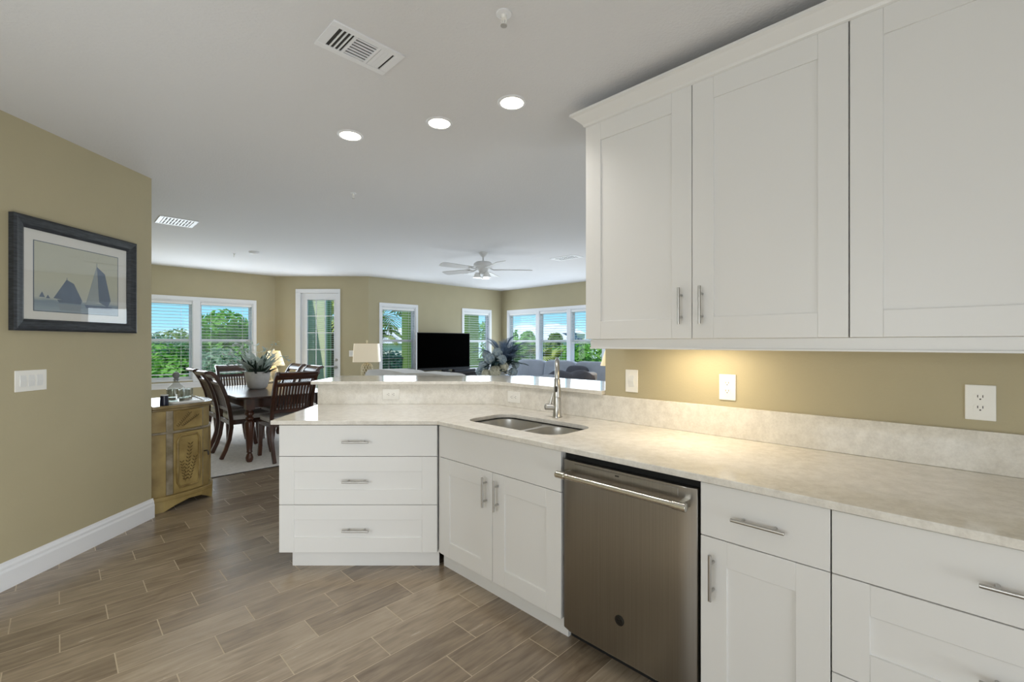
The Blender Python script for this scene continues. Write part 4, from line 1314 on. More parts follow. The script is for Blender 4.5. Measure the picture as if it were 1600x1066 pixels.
for sx in (-1, 1):
    P = facet(sx, 2, 4, 0, 1)
    # framed door panel with clipped corners
    d_ = MB(); slab(d_, P, -0.02, 1.10, 0.125, 0.622, 0.0, 0.014); do = d_.build('side_door', M['mustard'], sb, bevel=0.003, seg=1)
    f_ = MB()
    oct_ = [(0.20, 0.17), (0.86, 0.17), (0.95, 0.21), (0.95, 0.555), (0.86, 0.595), (0.20, 0.595), (0.11, 0.555), (0.11, 0.21)]
    f_.tube([P(p_[0], 0.016, p_[1]) for p_ in oct_], 0.010, 8, closed=True)
    f_.build('panel_molding', M['molding'], do)
    l_ = MB(); leaf_motif(l_, P, 0.42, 0.205, 0.62, 0.52, 11, 0.032, 0.0155, 0.15, 3.4); leaf_motif(l_, P, 0.55, 0.205, 0.82, 0.40, 8, 0.030, 0.0156, 0.15, 3.4); leaf_motif(l_, P, 0.40, 0.205, 0.27, 0.38, 7, 0.028, 0.0157, 0.15, 3.2)
    l_.build('leaf_motif', M['leafpaint'], do)
    d_ = MB(); slab(d_, P, -0.02, 1.10, 0.650, 0.806, 0.0, 0.012); dr_ = d_.build('drawer_front', M['mustard'], sb, bevel=0.003, seg=1)
    l_ = MB(); leaf_motif(l_, P, 0.12, 0.668, 0.62, 0.775, 9, 0.026, 0.0135, 0.15, 3.0); leaf_motif(l_, P, 0.30, 0.668, 0.92, 0.745, 10, 0.024, 0.0136, 0.15, 3.0); l_.build('leaf_motif', M['leafpaint'], dr_)
    P2_ = facet(sx, 1, 2, 0, 1)
    s_ = MB(); slab(s_, P2_, 0.25, 0.95, 0.125, 0.812, 0.0, 0.012); s_.build('pilaster', M['silverworn'], sb, bevel=0.005, seg=2)
    P3_ = facet(sx, 4, 5, 0, 1)
    s_ = MB(); slab(s_, P3_, 0.05, 0.35, 0.125, 0.812, 0.0, 0.010); s_.build('pilaster', M['silverworn'], sb, bevel=0.004, seg=2)
d_ = MB(); d_.box(-0.10, 0.10, -0.460, -0.44, 0.125, 0.622); fd = d_.build('front_door', M['mustard'], sb, bevel=0.004)
k_ = MB(); P = facet(-1, 4, 5, 0, 1)
a0 = Vector(P(0.55, 0.0, 0.42)); a1 = Vector(P(0.55, 0.030, 0.425)); a2 = Vector(P(0.55, 0.040, 0.41)); a3 = Vector(P(0.55, 0.042, 0.385))
k_.tube([tuple(a0), tuple(a1), tuple(a2), tuple(a3)], [0.006, 0.006, 0.008, 0.006], 8); k_.build('door_pull', M['bronze'], fd)

# things on the sideboard
TOPZ = 0.857
tr = empty('serving_tray', K(-4.93, 0.79, TOPZ), -A45); tag(tr, 'low pale tray under the glassware on the sideboard', 'tray')
b = MB(); b.prism(rrect(-0.22, 0.22, -0.13, 0.13, 0.04), 0.0, 0.008); b.build('base', M['whiteglaze'], tr)
b = MB(); b.tube([(p_[0], p_[1], 0.012) for p_ in rrect(-0.217, 0.217, -0.127, 0.127, 0.04)], 0.006, 8, closed=True); b.build('rim', M['whiteglaze'], tr)
dc = empty('decanter', K(-4.84, 0.73, TOPZ + 0.009), 0); tag(dc, 'clear glass decanter with stopper on the sideboard tray', 'decanter')
b = MB(); b.lathe([(0.055, 0.002), (0.062, 0.006), (0.064, 0.10), (0.058, 0.125), (0.028, 0.150), (0.020, 0.165), (0.022, 0.185), (0.028, 0.190)], n=24, caps=False)
b.lathe([(0.055, 0.0), (0.055, 0.004)], n=24); b.build('vessel', M['crystal'], dc)
b = MB(); b.lathe([(0.014, 0.172), (0.018, 0.190), (0.014, 0.196), (0.026, 0.215), (0.028, 0.232), (0.016, 0.250), (0.004, 0.253)], n=16); b.build('stopper', mat('smoky_stopper', (120, 122, 124), rough=0.15), dc)
gl = None
for i, (u, v, lab) in enumerate(((-4.92, 0.80, 'clear cut-glass tumbler beside the decanter, on the tray'), (-5.02, 0.84, 'clear cut-glass tumbler at the far end of the sideboard tray'), (-5.03, 0.73, 'clear cut-glass tumbler behind the other two on the tray'))):
    if gl is None:
        gl = empty('glass_tumbler', (0, 0, 0), 0)
        b = MB(); b.lathe([(0.034, 0.003), (0.040, 0.010), (0.042, 0.03), (0.040, 0.035), (0.043, 0.05), (0.044, 0.092), (0.041, 0.092), (0.039, 0.02)], n=14, caps=False); b.build('cup', M['crystal'], gl)
        b = MB(); b.lathe([(0.036, 0.0), (0.038, 0.005), (0.036, 0.018)], n=14); b.build('thick_base', mat('glass_base', (196, 190, 176), rough=0.08, spec=0.8), gl)
        g_ = gl
    else:
        g_ = copy_tree(gl)
    g_.location = K(u, v, TOPZ + 0.009); tag(g_, lab, 'glass', 'tumblers on the sideboard tray')
bx = empty('votive_cup', K(-4.672, 0.625, TOPZ), 0); tag(bx, 'small dark navy cup at the wall end of the sideboard', 'cup')
b = MB(); b.lathe([(0.030, 0.0), (0.031, 0.004), (0.026, 0.085), (0.023, 0.086), (0.024, 0.02), (0.004, 0.012)], n=20); b.build('vessel', M['navy'], bx)
b = MB(); b.lathe([(0.0265, 0.080), (0.028, 0.084), (0.0265, 0.088), (0.0245, 0.086)], n=20, caps=False); b.build('rim', M['whiteglaze'], bx)


# ------------------------------------------------------------------ lamps
def table_lamp(loc, label, kind, glow=6.0):
    o = empty('table_lamp', loc, R(8) if kind == 'square' else 0); tag(o, label, 'lamp')
    if kind == 'square':
        b = MB(); b.prism(rrect(-0.08, 0.08, -0.06, 0.06, 0.02), 0.0, 0.03); b.build('base', M['ivory'], o)
        b = MB(); n_ = 12
        prof2 = [(0.085, 0.03), (0.098, 0.10), (0.098, 0.20), (0.085, 0.26), (0.05, 0.285), (0.03, 0.30)]
        b.lathe([(r_ * 0.8, z_) for r_, z_ in prof2], n=20); b.build('body', mat('lamp_inner_body', (178, 164, 128), rough=0.6), o)
        b = MB()
        for k in range(n_):
            for sgn in (-1, 1):
                pts_ = []
                for j in range(13):
                    t_ = j / 12; z_ = 0.03 + t_ * 0.25
                    idx_ = min(len(prof2) - 2, next((q_ for q_ in range(len(prof2) - 1) if prof2[q_ + 1][1] >= z_), len(prof2) - 2))
                    f_ = (z_ - prof2[idx_][1]) / (prof2[idx_ + 1][1] - prof2[idx_][1]); r_ = prof2[idx_][0] + f_ * (prof2[idx_ + 1][0] - prof2[idx_][0])
                    a = 2 * pi * k / n_ + sgn * t_ * 1.4
                    pts_.append((r_ * cos(a), r_ * sin(a), z_))
                b.tube(pts_, 0.007, 5)
        b.build('lattice', M['ivory'], o)
        b = MB(); b.cyl((0, 0, 0.29), (0, 0, 0.66), 0.008, n=10); b.lathe([(0.006, 0.655), (0.016, 0.672), (0.016, 0.69), (0.004, 0.71)], n=12); b.build('stem', M['ivory'], o)
        b = MB(); z0_, z1_ = 0.315, 0.645
        q0 = rrect(-0.222, 0.222, -0.15, 0.15, 0.02, 3); q1 = rrect(-0.205, 0.205, -0.135, 0.135, 0.02, 3); m_ = len(q0)
        vs = [(p_[0], p_[1], z0_) for p_ in q0] + [(p_[0], p_[1], z1_) for p_ in q1]
        b.add(vs, [(k, (k + 1) % m_, m_ + (k + 1) % m_, m_ + k) for k in range(m_)])
        b.build('lamp_shade', M['shade'], o)
    else:
        b = MB(); b.lathe([(0.075, 0.0), (0.075, 0.015), (0.03, 0.03), (0.05, 0.08), (0.075, 0.16), (0.06, 0.24), (0.025, 0.29), (0.012, 0.31)], n=20); b.build('base', M['ivory'], o)
        b = MB(); b.cyl((0, 0, 0.30), (0, 0, 0.56), 0.007, n=8); b.lathe([(0.004, 0.555), (0.012, 0.57), (0.004, 0.59)], n=10); b.build('stem', M['nickel'], o)
        b = MB(); b.lathe([(0.18, 0.29), (0.10, 0.55)], n=28, caps=False); b.build('lamp_shade', M['shadewarm'], o)
        light('bulb', 'POINT', (0, 0, 0.42), glow, (1.0, 0.80, 0.55), (0, 0, 0), o, shadow_soft_size=0.04)
    return o


def round_table(loc, r_, h, label, m_, name='end_table'):
    o = empty(name, loc, 0); tag(o, label, 'table')
    b = MB(); b.lathe([(r_ - 0.01, h - 0.03), (r_, h - 0.02), (r_, h - 0.005), (r_ - 0.006, h)], n=32); b.build('table_top', m_, o)
    b = MB(); b.lathe([(0.03, h - 0.03), (0.026, 0.35), (0.045, 0.22), (0.03, 0.12), (0.04, 0.05)], n=16); b.build('pedestal', m_, o)
    b = MB(); b.lathe([(r_ * 0.62, 0.0), (r_ * 0.62, 0.018), (0.05, 0.06)], n=24); b.build('base', m_, o)
    return o


round_table((-4.38, 8.20, 0.0125), 0.24, 0.66, 'small round dark table in the dining corner under the glowing lamp', M['darkwood'])
table_lamp((-4.30, 8.22, 0.6735), 'glowing cone-shade table lamp in the dining corner behind the plant', 'cone')
round_table((-2.47, 8.2, 0.0125), 0.26, 0.70, 'small round dark table under the square-shade lamp', M['darkwood'])
table_lamp((-2.62, 8.2, 0.7135), 'cream square-shade lamp with lattice base beside the balcony door', 'square')
bpy.data.objects['table_lamp.001'].location.x = -2.615
lx, ly = 1.69, 7.76
round_table((lx, ly, 0.0125), 0.25, 0.68, 'small round dark table beside the blue sectional sofa', M['darkwood'])
table_lamp((lx, ly, 0.6935), 'glowing cone-shade lamp seen just past the end of the kitchen wall', 'cone', 1.5)

# ------------------------------------------------------------------ television wall
UT = -7.83
tvx = P3 + Vector((cos(A45), sin(A45))) * 1.55
cn = empty('tv_console', (P3[0] + (1.62 + 0.32) / S2, P3[1] + (1.62 - 0.32) / S2, 0.0125), A45)
tag(cn, 'low dark wood media console below the television', 'console')
b = MB(); b.box(-0.83, 0.83, -0.22, 0.22, 0.08, 0.70); b.build('body', M['darkwood'], cn, bevel=0.003)
b = MB(); b.box(-0.86, 0.86, -0.24, 0.24, 0.70, 0.735); b.build('top', M['darkwood'], cn, bevel=0.004)
for k in range(3):
    b = MB(); b.box(-0.82 + k * 0.547, -0.28 + k * 0.547, -0.236, -0.22, 0.10, 0.68); f_ = b.build('door', M['darkwood'], cn, bevel=0.003)
    b = MB(); b.sup((-0.55 + k * 0.547, -0.248, 0.42), (0.014, 0.012, 0.014), e=1.0, n=12, m=8); b.build('knob', M['nickel'], f_)
for sx in (-1, 1):
    for sy in (-1, 1):
        b = MB(); b.box(sx * 0.77 - 0.03, sx * 0.77 + 0.03, sy * 0.17 - 0.03, sy * 0.17 + 0.03, 0.0, 0.08); b.build('foot', M['darkwood'], cn)
CT = 0.7485
tv = empty('television', (P3[0] + (1.555 + 0.335) / S2, P3[1] + (1.555 - 0.335) / S2, CT), R(40))
tag(tv, 'large black flat screen television on the dark console', 'television')
b = MB(); b.box(-0.645, 0.645, -0.012, 0.045, 0.055, 0.835); b.box(-0.40, 0.40, 0.045, 0.075, 0.15, 0.60); b.build('casing', M['black'], tv, bevel=0.005)
b = MB(); b.box(-0.632, 0.632, -0.0135, -0.011, 0.105, 0.823); b.build('screen', M['tvscreen'], tv)
b = MB(); b.box(-0.645, 0.645, -0.0145, -0.0115, 0.055, 0.088); b.build('lower_bezel', M['tvgrey'], tv)
b = MB(); b.box(-0.05, 0.05, 0.0, 0.03, 0.012, 0.06); b.prism(rrect(-0.24, 0.24, -0.10, 0.12, 0.08), 0.0, 0.012); b.build('stand', M['black'], tv)


def on_console(x, y):
    return (P3[0] + (x + y) / S2, P3[1] + (x - y) / S2, CT)


o = empty('cable_box', on_console(1.05, 0.47), R(52)); tag(o, 'silver grey flat box lying on the console before the television', 'box')
b = MB(); b.box(-0.14, 0.14, -0.045, 0.045, 0.0, 0.035); b.build('case', M['sofawhite'], o, bevel=0.005)
b = MB(); b.box(-0.09, 0.09, -0.0465, -0.045, 0.010, 0.025); b.build('display', M['slot'], o)
o = empty('game_controller', on_console(1.50, 0.48), R(40)); tag(o, 'small black rounded device beside the television stand', 'device')
b = MB(); b.sup((0, 0, 0.032), (0.09, 0.05, 0.032), e=0.8, n=20, m=10); b.build('body', M['black'], o)
b = MB(); b.sup((0.03, -0.02, 0.058), (0.018, 0.018, 0.012), e=1.0, n=14, m=8); b.build('thumb_stick', M['tvgrey'], o)
o = empty('soundbar', on_console(1.98, 0.47), A45); tag(o, 'long low black soundbar on the console end', 'speaker')
b = MB(); b.box(-0.30, 0.30, -0.04, 0.04, 0.0, 0.06); b.build('case', M['black'], o, bevel=0.012, seg=3)
b = MB(); b.box(-0.28, 0.28, -0.0415, -0.04, 0.008, 0.052); b.build('grille', M['tvgrey'], o)

# ------------------------------------------------------------------ floral arrangement
FX, FY = -0.22, 7.55
round_table((FX, FY, 0.0125), 0.30, 0.66, 'round dark table holding the blue flower arrangement', M['darkwood'], 'accent_table')
fl = empty('flower_arrangement', (FX, FY, 0.674), 0); tag(fl, 'blue and ivory hydrangeas with blue-grey palm fronds beside the television', 'flowers')
b = MB(); b.lathe([(0.07, 0.0), (0.085, 0.02), (0.12, 0.10), (0.11, 0.17), (0.08, 0.20), (0.09, 0.215), (0.07, 0.215), (0.02, 0.18)], n=24); b.build('vase', M['whiteglaze'], fl)
random.seed(11)


def frond(b, base, az, el, L_, bendv, ln, wd, n=16):
    p = Vector(base); pts_ = [p.copy()]
    for i in range(n):
        f_ = i / n; e_ = el - bendv * f_ * f_
        p = p + Vector((cos(az) * cos(e_), sin(az) * cos(e_), sin(e_))) * (L_ / n); pts_.append(p.copy())
        if i > 2:
            l_ = ln * sin(pi * (0.12 + 0.86 * f_))
            for s_ in (-1, 1):
                blade_leaf(b, tuple(p), az + s_ * R(52), e_ - 0.2, l_, wd, 0.7, 3, 0.1)
    b.tube([tuple(q_) for q_ in pts_], [0.005 * (1 - 0.7 * i / n) for i in range(n + 1)], 5)


rf_ = random.Random(21)
for k in range(28):
    az = R(rf_.uniform(-70, 130) if k > 6 else rf_.uniform(130, 260)); el = R(rf_.uniform(48, 88))
    b = MB(); frond(b, (0.07, 0.05, 0.26), az, el, rf_.uniform(0.42, 0.66), rf_.uniform(0.6, 1.5), 0.19, 0.012, 22); b.build('frond', M['bluefrond'], fl)
for k, (az, el) in enumerate(((-15, 48), (5, 30), (165, 62), (25, 58), (150, 40), (-40, 35))):
    b = MB(); frond(b, (0.02, 0.0, 0.24), R(az), R(el), 0.50, 1.1, 0.12, 0.020); b.build('teal_frond', M['tealfrond'], fl)


def hydrangea(c, r_, m_, seed):
    rnd = random.Random(seed); b = MB()
    for k in range(64):
        z_ = 1 - 2 * (k + 0.5) / 64; a = k * 2.39996; q_ = sqrt(1 - z_ * z_); nrm = Vector((q_ * cos(a), q_ * sin(a), z_))
        t1 = nrm.orthogonal().normalized(); t2 = nrm.cross(t1); ct = Vector(c) + nrm * r_ * rnd.uniform(0.80, 1.02); s_ = r_ * 0.27; ro = rnd.uniform(0, 1.5)
        for j in range(4):
            aa = ro + j * pi / 2; d1 = t1 * cos(aa) + t2 * sin(aa); d2 = t1 * cos(aa + pi / 2) + t2 * sin(aa + pi / 2)
            b.add([tuple(ct), tuple(ct + d1 * s_ + d2 * s_ * 0.55 + nrm * s_ * 0.25), tuple(ct + d1 * s_ * 1.5 + nrm * s_ * 0.1), tuple(ct + d1 * s_ - d2 * s_ * 0.55 + nrm * s_ * 0.25)], [(0, 1, 2, 3)])
    b.sup(c, (r_ * 0.74,) * 3, e=1.0, n=14, m=8)
    return b.build('hydrangea', m_, fl)


flowers = [(-0.05, -0.25, 0.24, 0.105, 'petal'), (-0.24, -0.16, 0.32, 0.10, 'bluepetal'), (-0.14, -0.20, 0.44, 0.10, 'bluepetal'), (0.05, -0.22, 0.42, 0.095, 'bluepetal'), (0.09, -0.20, 0.31, 0.085, 'petal'),
           (-0.02, -0.15, 0.53, 0.095, 'bluepetal'), (-0.30, -0.02, 0.22, 0.09, 'bluepetal'), (0.24, -0.14, 0.22, 0.085, 'bluepetal'), (-0.20, -0.05, 0.50, 0.085, 'bluepetal'), (0.28, -0.05, 0.33, 0.07, 'bluepetal'), (-0.20, -0.22, 0.20, 0.08, 'petal')]
for i, (x, y, z, r_, m_) in enumerate(flowers):
    hydrangea((x, y, z), r_ * 0.86, M[m_], i)
b = MB()
for k in range(60):
    a = random.uniform(0, 2 * pi); blade_leaf(b, (0.10 * cos(a), 0.10 * sin(a) - 0.04, random.uniform(0.2, 0.42)), a, random.uniform(-0.2, 0.7), random.uniform(0.20, 0.34), 0.07, 0.8, 5, 0.15)
b.build('foliage', M['tealfrond'], fl)


# ------------------------------------------------------------------ sofas
def cushion(name, c, h, m_, parent, e=0.34, rot=None):
    b = MB()
    if rot is not None:
        b.M = Matrix.Translation(c) @ rot; b.sup((0, 0, 0), h, e)
    else:
        b.sup(c, h, e)
    return b.build(name, m_, parent)


ws = empty('sofa', K(-5.52, 3.42, 0.0125), -A45); tag(ws, 'pale grey rounded-back sofa behind the raised bar', 'sofa')
b = MB()
n_ = 24; L2 = 1.16
arch = []
for i in range(n_ + 1):
    x = -L2 + 2 * L2 * i / n_
    t_ = abs(x) / L2
    arch.append((x, 0.935 + 0.028 * sin(pi * min(1, abs(((x + L2) / L2) % 1.0))) - 0.06 * max(0, (t_ - 0.9) / 0.1) ** 2))
b.extrude_y([(-L2, 0.10), (L2, 0.10)] + list(reversed(arch)), 0.0, 0.22)
b.build('backrest', M['sofawhite'], ws, bevel=0.05, seg=4)
b = MB(); b.box(-L2, L2, 0.22, 0.88, 0.10, 0.36); b.build('base', M['sofawhite'], ws, bevel=0.02)
for sx in (-1, 1):
    cushion('arm', (sx * 1.05, 0.55, 0.36), (0.12, 0.36, 0.26), M['sofawhite'], ws)
for sx in (-0.47, 0.47):
    cushion('seat_cushion', (sx, 0.56, 0.43), (0.46, 0.33, 0.085), M['sofawhite'], ws)
    cushion('back_cushion', (sx, 0.30, 0.70), (0.46, 0.12, 0.26), M['sofawhite'], ws)
for sx in (-1.08, 1.08):
    for sy in (0.08, 0.80):
        b = MB(); b.cyl((sx, sy, 0.0), (sx, sy, 0.11), 0.025, n=12); b.build('foot', M['darkwood'], ws)

sc_ = empty('sectional_sofa', K(-7.30, 6.70, 0.0125), -A45); tag(sc_, 'long blue-grey sectional sofa under the wide living room window', 'sofa')
Ls = 2.70
b = MB(); b.box(0, Ls, 0.06, 0.95, 0.06, 0.30); b.build('base', M['sofablue'], sc_, bevel=0.03)
b = MB(); b.box(0, Ls, 0.72, 0.95, 0.30, 0.80); b.build('back_frame', M['sofablue'], sc_, bevel=0.06, seg=4)
cushion('arm', (0.10, 0.46, 0.42), (0.12, 0.42, 0.24), M['sofablue'], sc_)
for k in range(3):
    cx = 0.62 + k * 0.80
    cushion('seat_cushion', (cx, 0.36, 0.40), (0.40, 0.36, 0.11), M['sofablue'], sc_)
    cushion('back_cushion', (cx, 0.64, 0.73), (0.41, 0.17, 0.26), M['sofablue'], sc_, rot=Matrix.Rotation(R(-10), 4, 'X'))
# return section
b = MB(); b.box(1.95, 2.70, -1.43, 0.06, 0.06, 0.30); b.build('return_base', M['sofablue'], sc_, bevel=0.03)
b = MB(); b.box(2.44, 2.70, -1.43, 0.06, 0.30, 0.845); b.build('return_back', M['sofablue'], sc_, bevel=0.06, seg=4)
cushion('return_cushion', (2.22, -0.65, 0.40), (0.24, 0.66, 0.11), M['sofablue'], sc_)
th = empty('throw_blanket', K(-7.30 + 2.56, 6.70, 0.0), -A45); tag(th, 'crumpled charcoal throw draped over the sofa back near the wall', 'blanket')
rnd = random.Random(5); vs = []; fs = []; nu, nv = 36, 15
prof3 = [(-0.165, 0.42), (-0.165, 0.60), (-0.160, 0.74), (-0.145, 0.80), (-0.10, 0.838), (-0.03, 0.848), (0.03, 0.848), (0.10, 0.838), (0.145, 0.80), (0.160, 0.74), (0.165, 0.62), (0.165, 0.50), (0.168, 0.40), (0.17, 0.32), (0.17, 0.28)]
for i in range(nu + 1):
    y = -1.38 + 1.30 * i / nu
    for j in range(nv):
        px_, pz_ = prof3[j]; wv = 0.020 * sin(i * 0.42 + j * 0.30) + 0.014 * sin(i * 0.21 - j * 0.5) + 0.024
        wv *= min(1.0, i / 6.0)
        k_ = 1 + wv / 0.17 * 0.6
        vs.append((px_ * k_, y + 0.02 * sin(j * 0.5 + i * 0.3), pz_ + max(0.0, wv) * (1.3 if 3 < j < 11 else 0.2)))
for i in range(nu):
    for j in range(nv - 1):
        fs.append((i * nv + j, (i + 1) * nv + j, (i + 1) * nv + j + 1, i * nv + j + 1))
b = MB(); b.add(vs, fs); o = b.build('fabric', M['throw'], th); so = o.modifiers.new('cloth', 'SOLIDIFY'); so.thickness = 0.012; so.offset = 1
o = empty('throw_pillow', K(-5.35, 7.12, 0.0125), -A45); tag(o, 'dark grey throw pillow leaning on the sectional back cushions', 'pillow')
cushion('cover', (0, 0, 0.70), (0.26, 0.09, 0.22), M['throw'], o, e=0.55, rot=Matrix.Rotation(R(-16), 4, 'X'))

# ------------------------------------------------------------------ balcony outside
OUT = 1.9
b = MB()
n2 = Vector((-1, 1)).normalized()
pb = [(-4.55, 8.93), (-2.83, 8.93), (-0.33, 11.43), (-0.33 + OUT * n2.x, 11.43 + OUT * n2.y), (-2.83 - 0.79, 8.93 + OUT), (-4.55, 8.93 + OUT)]
b.prism(pb, -0.18, -0.03); struct(b.build('balcony_floor', M['concrete'], smooth=False))


def column(name, x, y, w_, rot, m_, z0=-0.03, z1=2.9):
    b = MB(); b.box(-w_ / 2, w_ / 2, -w_ / 2, w_ / 2, z0, z1); b.box(-w_ / 2 - 0.03, w_ / 2 + 0.03, -w_ / 2 - 0.03, w_ / 2 + 0.03, z1 - 0.2, z1)
    o = b.build(name, m_); o.location = (x, y, 0); o.rotation_euler = (0, 0, rot); return struct(o)


def ray(px, y):
    return ((px - 800) / 711.0 * y, y)


q = ray(504, 10.6); column('column_door', q[0], q[1], 0.30, 0, M['green'])
q = ray(639, 11.6); column('column_window', q[0], q[1], 0.26, A45, M['green'])
q = ray(732, 12.6); column('column_corner', q[0], q[1], 0.40, A45, M['green'])
b = MB(); b.box(-4.75, -4.60, 8.94, 10.9, -0.03, 2.9); b.box(-4.60, -4.24, 10.30, 10.45, -0.03, 2.9); struct(b.build('wall_balcony', M['palegreen'], smooth=False))
rl = empty('balcony_railing', (0, 0, -0.03), 0); tag(rl, 'dark green metal balcony railing seen through the windows', 'railing')
pr_ = [(-4.05, 10.75), (-2.83 - 0.75, 8.93 + OUT - 0.08), (-0.33 + (OUT - 0.1) * n2.x, 11.43 + (OUT - 0.1) * n2.y)]
for (p0, p1) in zip(pr_[:-1], pr_[1:]):
    A_, B_ = Vector((*p0, 0)), Vector((*p1, 0)); b = MB()
    for z_ in (0.10, 1.02):
        b.cyl(A_ + Vector((0, 0, z_)), B_ + Vector((0, 0, z_)), 0.022 if z_ > 0.5 else 0.016, n=8)
    b.build('rail', M['rail'], rl)
    b = MB(); n_ = int((B_ - A_).length / 0.11)
    for k in range(n_ + 1):
        c = A_.lerp(B_, k / n_); b.cyl(c + Vector((0, 0, 0.0 if k % 10 == 0 else 0.10)), c + Vector((0, 0, 1.02)), 0.008, n=6)
    b.build('balusters', M['rail'], rl)

# ------------------------------------------------------------------ gardens and houses beyond the windows
GZ = -2.6
b = MB(); b.box(-70, 90, -10, 120, GZ - 0.3, GZ); struct(b.build('ground_lawn', M['lawn'], smooth=False))


def leaf_cloud(b, blobs, count, size, rnd):
    tot = sum(r_[0] * r_[1] for _, r_ in blobs)
    for c, r_ in blobs:
        n_ = int(count * r_[0] * r_[1] / tot)
        for k in range(n_):
            z_ = rnd.uniform(-0.75, 1); a = rnd.uniform(0, 2 * pi); q_ = sqrt(max(0, 1 - z_ * z_)); f_ = rnd.uniform(0.70, 1.05)
            nrm = Vector((q_ * cos(a), q_ * sin(a), z_))
            p_ = Vector((c[0] + nrm.x * r_[0] * f_, c[1] + nrm.y * r_[1] * f_, c[2] + nrm.z * r_[2] * f_))
            d = (nrm + Vector((rnd.uniform(-.8, .8), rnd.uniform(-.8, .8), rnd.uniform(-.6, .8)))).normalized()
            t1 = d.orthogonal().normalized(); t2 = d.cross(t1); ro = rnd.uniform(0, 6.28); e1 = t1 * cos(ro) + t2 * sin(ro); e2 = t2 * cos(ro) - t1 * sin(ro)
            s_ = size * rnd.uniform(0.6, 1.3)
            b.add([tuple(p_ - e1 * s_), tuple(p_ + e2 * s_ * 0.45 + d * s_ * 0.12), tuple(p_ + e1 * s_), tuple(p_ - e2 * s_ * 0.45 + d * s_ * 0.12)], [(0, 1, 2, 3)])


def tree(name, x, y, top, r_, li, label, seed, count=2600, size=0.14, group=None, cat='tree', low=0.35):
    rnd = random.Random(seed); h = top - GZ
    o = empty(name, (x, y, GZ), rnd.uniform(0, 6)); tag(o, label, cat, group)
    b = MB(); tr_ = 0.05 + 0.018 * h
    b.tube([(0, 0, 0), (0.05, 0.03, h * 0.3), (0, -0.04, h * 0.72)], [tr_ * 1.3, tr_, tr_ * 0.4], 8)
    for k in range(4):
        a = k * 1.7; b.tube([(0, 0, h * 0.3), (r_ * 0.3 * cos(a), r_ * 0.3 * sin(a), h * 0.5), (r_ * 0.6 * cos(a), r_ * 0.6 * sin(a), h * 0.66)], [tr_ * 0.5, tr_ * 0.35, tr_ * 0.12], 6)
    b.build('trunk', M['bark'], o)
    blobs = []
    for k in range(9):
        a = rnd.uniform(0, 6.28); q_ = rnd.uniform(0, 0.6) * r_; z_ = h * (low + (0.80 - low) * k / 8)
        rr = r_ * rnd.uniform(0.42, 0.62); blobs.append(((q_ * cos(a), q_ * sin(a), z_), (rr, rr, rr * 0.85)))
    blobs.append(((0, 0, h - r_ * 0.35), (r_ * 0.5, r_ * 0.5, r_ * 0.4)))
    b = MB(); leaf_cloud(b, blobs, count, size, rnd); b.build('foliage', LEAVES[li], o, smooth=False)
    return o


def palm(x, y, top, L_, li, label, seed, n_=26):
    rnd = random.Random(seed); h = top - GZ; o = empty('palm_tree', (x, y, GZ), rnd.uniform(0, 6)); tag(o, label, 'palm', 'palms outside the windows')
    b = MB(); b.tube([(0, 0, 0), (0.06, 0.0, h * 0.5), (0.02, 0.05, h - 0.3)], [0.11, 0.08, 0.065], 10); b.build('trunk', M['bark'], o)
    b = MB()
    for k in range(n_):
        frond(b, (0.02, 0.05, h - 0.32), k * 2.4, R(rnd.uniform(15, 80)), L_ * rnd.uniform(0.8, 1.1), 1.8, L_ * 0.42, 0.075, 16)
    b.build('fronds', LEAVES[li], o, smooth=False)
    return o


def gp(px, d):
    """garden position: distance d in front of the camera on column px"""
    q_ = ray(px, d); return q_


def T(px, d, topy, r_, li, label, seed, **kw):
    x, y = gp(px, d); top = EYE + (536 - topy) * d / 711.0
    return tree(kw.pop('name', 'garden_tree'), x, y, top, r_, li, label, seed, **kw)


GG = 'garden trees beyond the windows'
# dining window
T(352, 13.0, 489, 1.25, 0, 'rounded green tree filling the dining window behind the potted plant', 1, count=6000, size=0.10, group=GG)
T(322, 17.0, 500, 1.0, 2, 'olive green tree by the dining window mullion', 2, count=3500, size=0.10, group=GG)
T(384, 15.0, 505, 0.9, 1, 'dark green tree at the edge of the dining window', 3, count=3500, size=0.10, group=GG)
T(252, 12.0, 541, 1.3, 0, 'bright green bush low in the dining window above the sideboard', 4, count=5000, size=0.09, group=GG, name='garden_bush', cat='bush')
T(300, 12.5, 538, 1.2, 1, 'deep green bush low in the dining window near the mullion', 5, count=5000, size=0.09, group=GG, name='garden_bush', cat='bush')
T(225, 24.0, 520, 2.6, 3, 'hazy distant tree in the dining window above the sideboard', 6, count=4500, size=0.16, group=GG)
T(285, 28.0, 524, 2.6, 2, 'hazy distant olive tree behind the dining window bushes', 7, count=4500, size=0.16, group=GG)
T(340, 12.0, 548, 1.1, 3, 'grey-green bush low in the dining window behind the chairs', 8, count=4500, size=0.09, group=GG, name='garden_bush', cat='bush')
T(400, 22.0, 515, 2.4, 1, 'dark tree standing behind the dining room corner', 9, count=3500, size=0.16, group=GG)
# door and narrow windows
q = gp(520, 15.0); palm(q[0], q[1], 2.3, 1.5, 4, 'palm beside the green column beyond the balcony door', 10)
q = gp(597, 14.0); palm(q[0], q[1], 2.45, 1.6, 4, 'yellowish palm filling the narrow window beside the square lamp', 11, 34)
q = gp(580, 18.0); palm(q[0], q[1], 1.8, 1.4, 2, 'darker palm behind the yellowish one in the narrow window', 12)
T(600, 19.0, 552, 1.6, 3, 'grey-green bush behind the balcony railing', 13, count=3500, size=0.12, group=GG, name='garden_bush', cat='bush')
T(520, 22.0, 530, 2.0, 1, 'tree behind the balcony door glass', 14, count=3000, size=0.15, group=GG)
T(770, 21.0, 500, 1.6, 0, 'green tree beside the balcony corner column', 15, count=3000, size=0.13, group=GG)
